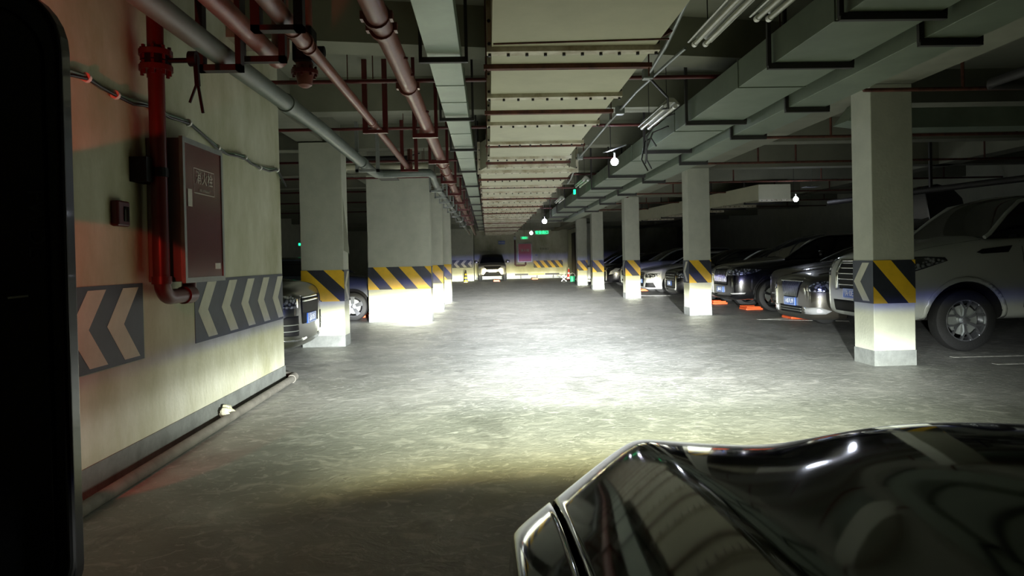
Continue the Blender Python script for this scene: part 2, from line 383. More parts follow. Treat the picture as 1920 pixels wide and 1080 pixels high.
t = thing('alarm_button', (-2.3, 4.56, 1.64), 'small red manual alarm call box on the left wall', 'alarm')
B(-2.3, -2.25, 4.48, 4.63, 1.56, 1.72).build('housing', redpaint, t, bevel=.012)
B(-2.252, -2.243, 4.545, 4.605, 1.59, 1.685).build('glass_pane', glass_d, t, bevel=.004)

pts = [(-2.27,3.2,2.36),(-2.27,3.9,2.35),(-2.27,4.03,2.39),(-2.27,4.2,2.40),(-2.27,4.36,2.375),(-2.27,4.52,2.375),(-2.27,4.72,2.38),(-2.27,4.86,2.395),(-2.27,5.02,2.40),(-2.27,5.24,2.39),(-2.27,5.6,2.41),(-2.27,5.88,2.36),(-2.27,6.18,2.31),(-2.27,6.4,2.285),(-2.27,6.62,2.31),(-2.27,6.86,2.325),(-2.27,7.05,2.29),(-2.27,7.3,2.285),(-2.27,7.6,2.30),(-2.27,7.9,2.34),(-2.27,8.02,2.29),(-2.25,8.14,2.2)]
t = thing('wall_cable', (-2.27, 5.6, 2.3), 'green and black cable bundle sagging along the left wall', 'cable')
m = MB(); m.tube(pts, .014, 8); m.build('green_cable', cable_g, t, True)
m = MB(); m.tube([(x+.012, y, z-.016+.01*math.sin(9*y)) for x, y, z in pts], .010, 8); m.build('black_cable', cable_k, t, True)
for i in (3, 5, 8, 10, 12, 15, 17, 19):
    x, y, z = pts[i]; m = MB(); m.tube([(x+.002, y-.012, z-.005),(x+.002, y+.012, z-.008)], .028, 10); m.build('clip', white_pl, t, True)

# pipe lying along the wall foot
t = thing('floor_pipe', (-2.17, 8, 0), 'dusty grey pipe lying on the floor along the left wall foot', 'pipe')
m = MB(); m.tube([(-2.14,-3,.04),(-2.15,3.0,.04),(-2.17,5.5,.04),(-2.185,8.05,.042),(-2.23,8.22,.045),(-2.36,8.30,.045)], .038, 14); m.build('pipe', curb_m, t, True)
m = MB(); m.tube([(-2.187,7.98,.042),(-2.2,8.14,.045)], .047, 14); m.build('elbow', curb_m, t, True)
m = MB()
for k in range(14):
    a = random.random()*6.28; r = random.random()*.06; m.lathe([(0,-.03),(.035*random.uniform(.6,1.2),-.01),(.03,.02),(0,.035)], (-2.235+abs(r*math.cos(a)), 6.1+1.6*r*math.sin(a), .05+random.random()*.07), (random.random(),random.random(),1), 6)
tag(m.build('rubble_heap', plaster, origin=(-2.22,6.1,0)), 'small lump of crumbled pale plaster at the left wall foot', 'rubble')

# ---------------------------------------------------------------- open black van door at the far left of the frame, red tail lamp
DX, DY = -1.26, 2.2
t = thing('van_door', (DX-.5, DY, .5), 'black vehicle door standing open at the left edge with dim vertical lettering', 'vehicle door')
def rr(x0, x1, z0, z1, r, n=8, slope=0.):
    p = [(x0, z0)]
    p += [(x1-r*.6+.6*r*math.sin(a), z0+r*.6-.6*r*math.cos(a)) for a in [PI/2*i/n for i in range(n+1)]]
    p += [(x1-r+r*math.cos(a), z1-r+r*math.sin(a)) for a in [PI/2*i/n for i in range(n+1)]]
    p += [(x1-.45, z1+slope*.3), (x0, z1+slope)]
    return p
P = rr(-2.1, DX, .28, 2.16, .2, slope=.12)
m = MB(); m.prism([(x, DY, z) for x, z in P], (0,.05,0)); m.build('door_shell', mat('door_black', (.006,.006,.007), .3, coat=.6), t, bevel=.006)
m = MB(); Q = [(x, DY-.008, z) for x, z in rr(-2.1, DX-.005, .31, 2.15, .2, slope=.12)][1:]; m.tube(Q, .011, 8); m.build('rubber_seal', blackrub, t, True)
m = MB(); Q = [(x, DY-.004, z) for x, z in rr(-2.1, DX-.055, .35, 2.09, .17, slope=.11)][1:]; m.tube(Q, .005, 8); m.build('inner_seal', plastic, t, True)
m = MB(); m.bar((-1.42,DY-.02,1.22),(-1.36,DY-.02,1.225), .012, .006); m.build('latch_loop', chrome, t)
text('lettering', 'FWDE', .075, mat('faint_lettering', (.05,.055,.06), .4), frame((-1.345, DY-.003, 1.44), (0,0,-1), (1,0,0)), t, .001, 1.0)
t = thing('tail_lamp', (-1.85, 2.55, 1.2), 'red tail lamp cluster glowing behind the black door at the left edge', 'lamp')
m = MB(); m.box(-1.90, -1.80, 2.5, 2.6, 1.15, 1.6); m.build('lens', mat('tail_lamp_lens', (.3,.0,.0), .3, emit=(1,.03,.02), es=1.5), t, bevel=.01)
for tgt, e, sz in (((-2.3, 4.45, 3.0), 60, 46), ((-2.3, 3.95, .95), 45, 50)):
    l = bpy.data.lights.new('tail_lamp_light', 'SPOT'); l.energy = e; l.color = (1,.05,.03); l.spot_size = math.radians(sz); l.spot_blend = .12; l.shadow_soft_size = .01
    o = bpy.data.objects.new('tail_lamp_light', l); C.objects.link(o); o.location = (-1.77, 2.66, 1.5)
    o.rotation_euler = (Vector(tgt) - o.location).to_track_quat('-Z', 'Y').to_euler()

# ---------------------------------------------------------------- ceiling services
CT = 3.75
def copy_thing(root, loc, label=None, group=None):
    r = root.copy(); C.objects.link(r); r.location = loc
    if label: r['label'] = label
    if group: r['group'] = group
    for ch in root.children:
        c = ch.copy(); C.objects.link(c); c.parent = r
        for g in ch.children:
            d = g.copy(); C.objects.link(d); d.parent = c
    return r
# central ventilation duct
t = thing('ventilation_duct', (.64, 5, 2.8), 'big cream ventilation duct along the middle of the ceiling with bolted flanges', 'duct')
B(.06, 1.22, -1, 11.4, 2.8, 3.25).build('duct_section', duct_m, t)
B(-.09, 1.50, 12.0, 44, 2.8, 3.25).build('duct_section', duct_m, t)
m = MB(); m.add([(.06,11.4,2.8),(1.22,11.4,2.8),(1.22,11.4,3.25),(.06,11.4,3.25),(-.09,12,2.8),(1.5,12,2.8),(1.5,12,3.25),(-.09,12,3.25)],
                [(0,1,5,4),(3,7,6,2),(0,4,7,3),(1,2,6,5)]); m.build('reducer', duct_m, t)
fy = [2.4, 3.75, 5.13, 6.57, 7.9, 9.2, 10.55, 11.35, 12.1] + [12.1+1.25*k for k in range(1, 25)]
for k, y in enumerate(fy):
    x0, x1 = (.06, 1.22) if y < 11.9 else (-.09, 1.50)
    if y > 43: break
    e = .05 if k in (7, 8) else .035; w = .05; m = MB()
    m.box(x0-e, x1+e, y-w, y+w, 2.765 if k not in (7,8) else 2.75, 2.8); m.box(x0-e, x0, y-w, y+w, 2.8, 3.28); m.box(x1, x1+e, y-w, y+w, 2.8, 3.28)
    if y < 25:
        n = 10 if y < 11.9 else 13
        for j in range(n):
            x = x0 - .015 + (x1-x0+.03)*j/(n-1); m.tube([(x, y, 2.745),(x, y, 2.77)], .0125, 6, 1)
        for zz in (2.82, 2.98, 3.14):
            for xx in (x0-.018, x1+.018): m.tube([(xx, y-w-.012, zz),(xx, y-w+.01, zz)], .0125, 6, 1)
    m.build('flange', [flange_m, boltm], t)
for y in [3.2, 5.56, 7.27, 9.4, 11.05, 13.3, 14.8, 17.6, 20.3, 23, 26, 29, 33, 37, 41]:
    x0, x1 = (.06, 1.22) if y < 11.9 else (-.09, 1.50)
    m = MB(); m.box(x0-.06, x1+.08, y-.03, y+.03, 2.765, 2.80)
    for xx in (x0-.04, x1+.06): m.tube([(xx, y, 2.70),(xx, y, CT)], .006, 6)
    m.build('hanger_bar', rust, t)
m = MB(); m.bar((.07,5.0,2.795),(1.28,4.93,2.795), .012, .01); m.prism([(1.22,4.9,2.8),(1.30,4.9,2.84),(1.22,4.9,2.90)], (0,.05,0)); m.build('seam_strip', rust, t)

# narrow galvanised tray on the left of it
t = thing('cable_trunking', (-.31, 5, 2.9), 'narrow pale green steel trunking left of the central duct', 'trunking')
B(-.44, -.18, -1, 40, 2.9, 3.05).build('trunk', galv, t, bevel=.004)
for y in (2.9, 4.4, 6.6, 7.3, 9.1, 11.3):
    m = MB(); m.box(-.445, -.175, y-.004, y+.004, 2.895, 3.06); m.build('joint', galv, t)
for k, y in enumerate([5.62, 8.0, 10.2, 12.7, 15.2, 17.7, 20.2, 22.7, 25.2, 28, 31, 34, 37]):
    m = MB(); z = 2.87; h = .022 if k else .03
    m.box(-.50, -.12, y-.02, y+.02, z-h, z+.012)
    m.box(-.50, -.475, y-.02, y+.02, z, CT if k == 0 else 3.3); m.box(-.145, -.12, y-.02, y+.02, z, CT)
    m.build('hanger', darkst, t)

def rod_hanger(x0, x1, y, z, m_, parent, th=.02):
    m = MB(); m.box(x0-.03, x1+.03, y-th, y+th, z-.045, z)
    for x in (x0-.02, x1+.02): m.box(x-.015, x+.015, y-.015, y+.015, z-.02, CT)
    return m.build('hanger', m_, parent)
# right ducts
t = thing('steel_duct', (2.55, 6, 2.8), 'wide pale green sheet steel duct running along the right ceiling', 'duct')
m = MB(); m.box(2.28, 2.88, -1, 30, 2.8, 3.04); m.build('duct_section', galv_d, t, bevel=.004)
for y in [1.6,3.1,4.6,6.4,8.6,11.2,13.8,16.4,19]:
    m = MB(); m.box(2.272, 2.888, y-.004, y+.004, 2.792, 3.05); m.build('seam', galv_d, t)
for y in [4.45, 5.6, 7.95, 10.1, 13.1, 15.3, 17.6, 20.7, 23, 25.5, 28]: rod_hanger(2.26, 2.88, y, 2.795, darkst, t)
t = thing('steel_duct', (2.95, 6, 2.7), 'second narrower green steel duct just right of the wide one', 'duct')
m = MB(); m.box(2.95, 3.32, -1, 28, 2.72, 2.98); m.build('duct_section', galv_d, t, bevel=.004)
for y in [4.75, 6.92, 8.5, 10.8, 13.4, 16, 18.6, 21.5]: rod_hanger(2.95, 3.32, y, 2.715, darkst, t)

# longitudinal pipes on the left
def clamp(mb, p, r, ax=(0,1,0), n=16):
    p = Vector(p); a = Vector(ax)*.03; mb.tube([p-a, p+a], r*1.16, n)
    for sx in (-1, 1): mb.box(p.x+sx*r*1.12-.018, p.x+sx*r*1.12+.018, p.y-.035, p.y+.035, p.z-.028, p.z+.028)
t = thing('fire_main', (-.70, 5, 2.9), 'large red oxide fire main just left of the narrow trunking', 'pipe')
m = MB(); m.tube([(-.68,-1,2.9),(-.68,6,2.9),(-.72,18,2.9),(-.74,44,2.9)], .074, 24); m.build('pipe', redpipe, t, True)
for y in (4.72, 4.95, 6.6, 8.9, 11.9, 12.9, 14.6, 17.2, 20):
    m = MB(); clamp(m, (-.69-.003*(y-6), y, 2.9), .078); m.build('coupling', redpipe, t, True)
for y in (5.6,6.1,7.6): m = MB(); m.tube([(-.62,y,2.88),(-.585,y,2.87)], .012, 8); m.build('plug', redpaint, t, True)
for k, y in enumerate([8.6, 10.9, 13.7, 16.2, 18.7, 21.2, 24, 27, 30]):
    m = MB(); m.box(-.86,-.56,y-.03,y+.03,2.77,2.82); m.box(-.86,-.82,y-.02,y+.02,2.8,CT); m.box(-.60,-.56,y-.02,y+.02,2.8,CT); m.build('hanger', redpaint, t)
t = thing('fire_branch', (-1.32, 5, 2.95), 'thinner red oxide pipe with a stepped reducer, second from the central duct', 'pipe')
m = MB(); m.tube([(-1.33,-1,2.95),(-1.33,5.05,2.95),(-1.33,5.1,2.95),(-1.33,5.35,2.95),(-1.33,5.55,2.95)], [.065,.065,.062,.062,.05], 20)
m.tube([(-1.32,5.5,2.95),(-1.32,8,2.95),(-1.36,12.8,2.95),(-1.36,12.95,2.98),(-1.36,13.0,3.1),(-1.36,13.0,3.4)], .046, 18); m.build('pipe', redpipe, t, True)
for y, r in ((5.1,.072),(5.4,.070),(5.55,.06),(8.5,.052),(12.6,.055)):
    m = MB(); m.tube([(-1.325,y-.02,2.95),(-1.325,y+.02,2.95)], r, 18); m.build('collar', redpipe, t, True)
for y in (8.75, 12.5):
    m = MB(); m.box(-1.47,-1.17,y-.03,y+.03,2.86,2.90); m.box(-1.47,-1.41,y-.02,y+.02,2.88,CT); m.box(-1.23,-1.17,y-.02,y+.02,2.88,CT); m.build('hanger', redpaint, t)
t = thing('fire_pipe', (-1.7, 5, 2.95), 'thick dull red pipe ending in a flanged elbow near the left wall corner', 'pipe')
m = MB(); m.tube([(-1.69,-1,2.98),(-1.69,5.95,2.98)] + arc((-1.69,5.95,3.12), .14, 1.5*PI, 2*PI, (0,1,0), (0,0,1))[1:] + [(-1.69,6.09,3.7)], .072, 20); m.build('pipe', redpipe, t, True)
m = MB(); m.tube([(-1.56,6.35,3.7),(-1.56,6.35,2.98)] + [(-1.56,6.35,2.95),(-1.56,6.35,2.86),(-1.56,6.35,2.84)], [.075,.075,.075,.06,.03], 20); m.build('drop_leg', redpipe, t, True)
m = MB(); m.tube([(-1.56,6.35,2.99),(-1.56,6.35,2.955)], .115, 20)
for k in range(8):
    a = k*PI/4; m.tube([(-1.56+.095*math.cos(a),6.35+.095*math.sin(a),2.93),(-1.56+.095*math.cos(a),6.35+.095*math.sin(a),3.02)], .012, 6)
m.build('flange', redpaint, t, True)
m = MB(); m.box(-1.64,-1.47,6.25,6.45,3.05,3.35); m.tube([(-1.47,6.35,3.15),(-1.38,6.35,3.15)], .05, 12); m.build('valve_body', blackrub, t, bevel=.01)
for y0, x0, x1, z in ((5.35,-2.12,-1.9,2.72),(5.6,-1.88,-1.56,2.86)):
    pass
m = MB(); m.box(-1.86,-1.50,5.52,5.58,2.84,2.885); m.box(-1.86,-1.81,5.52,5.58,2.84,CT); m.box(-1.55,-1.50,5.52,5.58,2.84,CT); m.build('hanger', darkst, t)
m = MB(); m.box(-1.52,-1.18,4.78,4.86,2.84,2.875); m.box(-1.52,-1.46,4.78,4.86,2.84,CT); m.box(-1.24,-1.18,4.78,4.86,2.84,CT)
tag(m.build('pipe_bracket', darkst, origin=(-1.35,4.8,CT)), 'black U bracket holding the stepped red pipe near the top edge', 'bracket')
t = thing('drain_pipe', (-1.95, 5, 2.85), 'thick grey green drain pipe slanting past the left wall and bending over the wide pillar', 'pipe')
m = MB(); m.tube([(-1.95,-1,2.85),(-1.93,5,2.85),(-1.88,8.3,2.85),(-1.93,12.4,2.85),(-1.90,12.6,2.85),(-1.80,12.7,2.85),(-1.10,12.68,2.86),(-1.0,12.72,2.86),(-.95,12.85,2.84),(-.96,13.4,2.78),(-.98,15.2,2.78),(-.98,40,2.78)], [.078]*5+[.07]*3+[.06]*4, 20); m.build('pipe', greenpipe, t, True)
for y, r in ((7.05,.09),(11.2,.086)):
    m = MB(); m.tube([(-1.90,y-.09,2.85),(-1.90,y+.09,2.85)], r, 20); m.build('socket', greenpipe, t, True)
m = MB(); m.box(-2.08,-1.76,5.30,5.38,2.72,2.765); m.box(-2.08,-2.03,5.30,5.38,2.72,CT); m.box(-1.80,-1.76,5.30,5.38,2.72,CT); m.build('hanger', darkst, t)
m = MB(); m.box(-2.03,-1.66,11.28,11.36,2.72,2.76); m.box(-2.03,-1.98,11.28,11.36,2.72,3.5); m.box(-1.71,-1.66,11.28,11.36,2.72,3.5); m.build('hanger', greyst, t)
for k, y in enumerate([14.2, 15.6, 17.0, 18.6, 20.4, 22.6, 25.5, 29]):
    m = MB(); m.box(-1.12,-.84,y-.03,y+.03,2.66,2.70); m.box(-1.12,-1.09,y-.03,y+.03,2.66,2.95); m.box(-.87,-.84,y-.03,y+.03,2.66,2.95); m.build('hanger', greyst, t)
t = thing('fan_coil', (-1.85,14.0,2.6), 'black box unit with vent hanging in front of the wide pillar top', 'ventilation unit')
B(-2.0,-1.72,13.6,13.9,2.88,3.15).build('box', blackrub, t)
B(-1.95,-1.62,13.0,13.5,2.82,2.84).build('vent_plate', darkst, t)
t = thing('crossing_pipe', (-1.8, 13.3, 3.0), 'pale horizontal pipe crossing above the wide left pillar', 'pipe')
m = MB(); m.tube([(-3.0,13.2,3.05),(-1.05,13.2,3.05)], .055, 16); m.build('pipe', duct_m, t, True)
m = MB(); m.tube([(-3.2,13.25,3.2),(-1.4,13.25,3.2)], .05, 12); m.tube([(-1.6,13.25,3.2),(-1.2,13.2,3.28)], .015, 8); m.build('dark_pipe', darkst, t, True)

# sprinkler branches crossing the hall
labs = ['nearest thin dark red sprinkler pipe crossing under the ceiling', 'second thin red sprinkler pipe crossing behind the nearest', 'third sprinkler pipe crossing before the wide pillar', 'fourth sprinkler pipe crossing above the wide left pillar', 'fifth sprinkler pipe crossing beyond the wide left pillar', 'sixth sprinkler pipe crossing deep under the duct', 'farthest sprinkler pipe visible under the duct']
for k, (y, xr, yr) in enumerate([(7.2,2.2,7.9), (9.75,2.2,11.0), (12.9,4.1,14.0), (15.4,4.1,17.6), (18.3,4.1,20.5), (21.5,4.2,24), (25.5,4.2,27)]):
    t = thing('sprinkler_pipe', (0, y, 3.1), labs[k], 'pipe')
    m = MB(); m.tube([(-2.28 if k == 0 else -9,y,3.1),(xr+.05 if k > 1 else 3.6,y,3.1)], .021, 10); m.build('pipe', redpaint, t, True)
    m = MB(); m.tube([(4.2,yr,3.5),(4.2,yr,3.14),(4.23,yr,3.1),(4.3,yr,3.1),(12.9,yr,3.1)], .022, 10); m.build('right_run', rust, t, True)
    for x in (5.35, 6.1, 8.3, 9.9, 11.4): m = MB(); m.tube([(x,yr,3.1),(x,yr,CT)], .018, 6); m.build('drop_rod', rust, t)
    for x in (-1.35, -1.10, 3.0): m = MB(); m.tube([(x,y,3.1),(x,y,CT)], .006, 6); m.build('drop_rod', rust, t)
# lengthwise dark pipe and cable over the right cars
t = thing('overhead_pipe', (6.2, 8, 3.0), 'dark pipe over the parked cars on the right', 'pipe')
m = MB(); m.tube([(5.25,6,3.02),(5.25,7.3,3.02),(5.3,7.4,3.02),(12.8,7.45,3.02)], .05, 12); m.build('pipe', darkst, t, True)
for x in (6.2,):
    m = MB(); m.box(x-.03,x+.03,7.4,7.5,2.95,CT); m.build('hanger', darkst, t)
t = thing('wall_main', (9, 12, 2.4), 'dark main pipe slanting away behind the nearest right pillar', 'pipe')
m = MB(); m.tube([(8.2,17.0,2.5),(9.0,13.0,2.5),(10.2,8,2.5)], .06, 12); m.build('pipe', darkst, t, True)
m = MB()
for y, x in ((14,8.8),(11.8,9.3),(9.6,9.8)): m.bar((x,y,2.5),(x,y,CT), .05, .05)
m.build('support', darkst, t)
# galvanised elbow duct behind the nearest right pillar
t = thing('branch_duct', (4.9, 7.4, 2.9), 'grey sheet metal duct elbow above the nearest right pillar', 'duct')
m = MB(); m.box(5.3,12.9,8.9,9.3,2.85,3.1); m.prism([(4.55,8.9,2.95),(5.3,8.9,2.85),(5.3,8.9,3.1),(4.75,8.9,3.2)], (0,.4,0)); m.build('duct_section', galv, t)

# background duct over the right bay
t = thing('background_duct', (6.6, 17, 2.7), 'dim off-white duct with dotted flanges deep in the right bay', 'duct')
m = MB(); m.prism([(7.1,18.6,2.72),(7.95,18.6,2.72),(7.95,18.6,3.12),(7.1,18.6,3.12)], (-1.2,10,-.0)); m.build('duct_section', duct_m, t)
for k in range(5):
    y = 18.5+2.1*k; x = 7.1-.12*(y-18.6); m = MB(); m.box(x-.06,x+.92,y-.04,y+.04,2.66,2.72)
    for j in range(7): m.tube([(x+.02+.13*j,y-.05,2.69),(x+.02+.13*j,y-.03,2.69)], .012, 6, 1)
    m.build('flange', [flange_m, boltm], t)
    m = MB(); m.box(x-.1,x+.95,y+.9,y+.96,2.66,2.70); m.box(x-.1,x-.07,y+.9,y+.96,2.66,CT); m.build('hanger', darkst, t)

# conduits hanging along the right side of the duct
t = thing('power_conduit', (1.7, 6, 2.9), 'grey cable conduit with junction boxes running beside the fluorescent lamps', 'conduit')
m = MB(); m.tube([(1.75,3.5,3.55),(1.62,4.9,3.45),(1.58,5.6,3.25),(1.58,6.2,3.12),(1.60,6.9,3.08)], .017, 8)
m.tube([(1.75,6.2,3.1),(1.62,7.6,3.06),(1.58,9.5,3.02),(1.56,12,2.98),(1.55,13.2,2.75),(1.54,13.6,2.72)], .015, 8)
m.build('conduit', greyst, t, True)
for p in ((1.60,7.0,3.08),(1.60,8.5,3.04),(1.56,11.9,2.98)):
    m = MB(); m.box(p[0]-.05,p[0]+.05,p[1]-.05,p[1]+.05,p[2]-.05,p[2]+.05); m.build('junction_box', greyst, t, bevel=.01)
m = MB(); m.tube([(1.62,7.0,3.04),(1.72,7.1,2.98),(1.84,7.2,2.90),(1.86,7.25,2.80),(1.84,7.4,2.82)], .012, 8); m.build('lamp_lead', cable_k, t, True)
m = MB(); m.tube([(2.2,8.3,2.95),(2.05,8.5,2.92),(1.96,8.7,2.75),(2.0,8.9,2.5),(2.1,9.1,2.42)], .010, 8); m.tube([(2.2,8.6,2.86),(2.08,8.9,2.84),(2.02,9.0,2.65),(2.05,9.2,2.5)], .010, 8); m.tube([(2.24,9.4,2.75),(2.15,9.3,2.84),(2.05,9.2,2.78),(2.0,9.2,2.55),(2.08,9.2,2.4)], .010, 8)
tag(m.build('cable_loop', cable_k, origin=(2.1,9,2.8)), 'loops of black cable hanging beside the wide green duct', 'cable')

# twin tube fluorescent fittings
def tube_lamp(y0, y1, x, z, label):
    t = thing('fluorescent_lamp', (x, y0, z), label, 'lamp')
    m = MB(); m.prism([(x-.03,y0,z+.09),(x+.03,y0,z+.09),(x+.095,y0,z+.015),(x+.085,y0,z+.010),(x+.03,y0,z+.045),(x-.03,y0,z+.045),(x-.085,y0,z+.010),(x-.095,y0,z+.015)], (0,y1-y0,0)); m.build('housing', housing, t)
    for s in (-1, 1):
        m = MB(); m.tube([(x+s*.042,y0+.03,z),(x+s*.042,y1-.03,z)], .019, 14); m.build('tube', tubeglass, t, True)
        m = MB(); m.tube([(x+s*.042,y0+.0,z),(x+s*.042,y0+.045,z)], .023, 12); m.tube([(x+s*.042,y1-.045,z),(x+s*.042,y1,z)], .023, 12); m.build('end_cap', white_pl, t, True)
    for y in (y0+.2, y1-.2): m = MB(); m.tube([(x,y,z+.09),(x,y,CT)], .004, 6); m.build('suspension', darkst, t)
    return t
tube_lamp(7.55, 8.8, 1.97, 2.88, 'unlit twin tube fluorescent lamp hanging above the nearest lit bulb')
tube_lamp(4.1, 5.42, 1.64, 2.90, 'unlit twin tube lamp at the top edge nearest the central cream duct')
tube_lamp(3.7, 4.95, 1.94, 2.93, 'unlit twin tube lamp with a dark broken tube end at the top edge')
tube_lamp(15.0, 16.3, 2.08, 2.92, 'small distant twin tube lamp above the tiny green exit light')
tube_lamp(19.6, 20.8, 2.05, 2.92, 'farthest twin tube lamp beside the far end of the green duct')

# lit bulbs under tin shades
def bulb(x, y, z, label, r=.052, bm_=None):
    t = thing('light_bulb', (x, y, z), label, 'lamp')
    m = MB(); m.lathe([(.001,-r),(r*.5,-r*.87),(r*.87,-r*.5),(r,0),(r*.87,r*.5),(r*.5,r*.87),(.012,r*1.02)], (x,y,z), (0,0,1), 18); m.build('glass', bm_ or bulb_m, t, True)
    m = MB(); m.tube([(x,y,z+r*1.05),(x,y,z+r+.07)], .012, 12); m.build('socket', white_pl, t, True)
    m = MB(); m.tube([(x,y,z+r+.07),(x-.05,y,z+r+.12),(x-.05,y,CT)], .005, 6); m.build('cord', cable_k, t)
    return t
bulb(1.75, 9.75, 2.60, 'nearest lit bare bulb, hanging by the wide green duct')
bulb(1.98, 24.8, 2.60, 'second lit bulb, far down the aisle right of the exit signs', .085, bulb_far)
bulb(2.17, 35.6, 2.60, 'smallest farthest lit bulb beside the green exit sign', .085, bulb_far)
bulb(7.52, 17.3, 2.62, 'lit bulb over the parked cars deep in the right bay', .06)
m = MB(); m.prism([(1.54,9.45,2.68),(1.82,9.42,2.77),(1.88,9.55,2.79),(1.66,9.66,2.72)], (0,0,.012)); m.tube([(1.66,9.55,2.72),(1.66,9.55,3.75)], .004, 5)
tag(m.build('tin_shade', alloy, origin=(1.7,9.7,2.7)), 'tilted shiny metal plate hanging right above the nearest bulb', 'lamp shade')
m = MB(); m.box(7.62,7.95,16.9,17.2,2.88,2.895); m.tube([(7.8,17.05,2.89),(7.8,17.05,3.75)], .004, 6); tag(m.build('shiny_bracket', alloy, origin=(7.7,17,2.9)), 'thin shiny bracket glinting beyond the end of the background duct', 'bracket')
def exit_sign(x, y, z, w, h, body, label, side=False):
    t = thing('exit_sign', (x, y, z), label, 'sign')
    if side: B(x-.02,x+.02,y-w/2,y+w/2,z-h/2,z+h/2).build('case', exit_m, t)
    else:
        B(x-w/2,x+w/2,y-.02,y+.02,z-h/2,z+h/2).build('case', exit_d, t)
        text('lettering', body, h*.85, exit_m, frame((x,y-.024,z), (1,0,0), (0,0,1)), t)
    m = MB(); m.tube([(x,y,z+h/2),(x,y,CT)], .006, 6); m.build('rod', darkst, t)
exit_sign(1.89, 25, 2.22, .40, .14, '安全出口', 'green lit exit sign right of the second bulb')
exit_sign(1.79, 35, 2.35, .36, .13, '出口', 'smaller green lit exit sign below the farthest bulb')
exit_sign(1.96, 16, 2.78, .10, .10, '', 'tiny green exit light seen edge-on under the distant twin tube lamp', True)
exit_sign(-6.46, 25, 1.99, .16, .08, '', 'small green light in the dark left bay beyond the olive car', True)

# ---------------------------------------------------------------- cars
def lerp_tab(tab, x):
    if x <= tab[0][0]: return tab[0][1]
    for (a, va), (b, vb) in zip(tab, tab[1:]):
        if x <= b:
            t = (x-a)/(b-a); t = t*t*(3-2*t) if abs(vb-va) > 0 and len(tab) < 3 else t; return va+(vb-va)*t
    return tab[-1][1]
def flat_patch(poly, step):          # 2D polygon -> grid cells clipped by it
    x0 = min(p[0] for p in poly); x1 = max(p[0] for p in poly); y0 = min(p[1] for p in poly); y1 = max(p[1] for p in poly)
    nx = max(1, int(math.ceil((x1-x0)/step))); ny = max(1, int(math.ceil((y1-y0)/step))); out = []
    for i in range(nx):
        for j in range(ny):
            a, b = x0+(x1-x0)*i/nx, y0+(y1-y0)*j/ny; w, h = (x1-x0)/nx, (y1-y0)/ny
            q = clip([(p[0]-a, p[1]-b) for p in poly], w, h)
            if len(q) > 2: out.append([(p[0]+a, p[1]+b) for p in q])
    return out
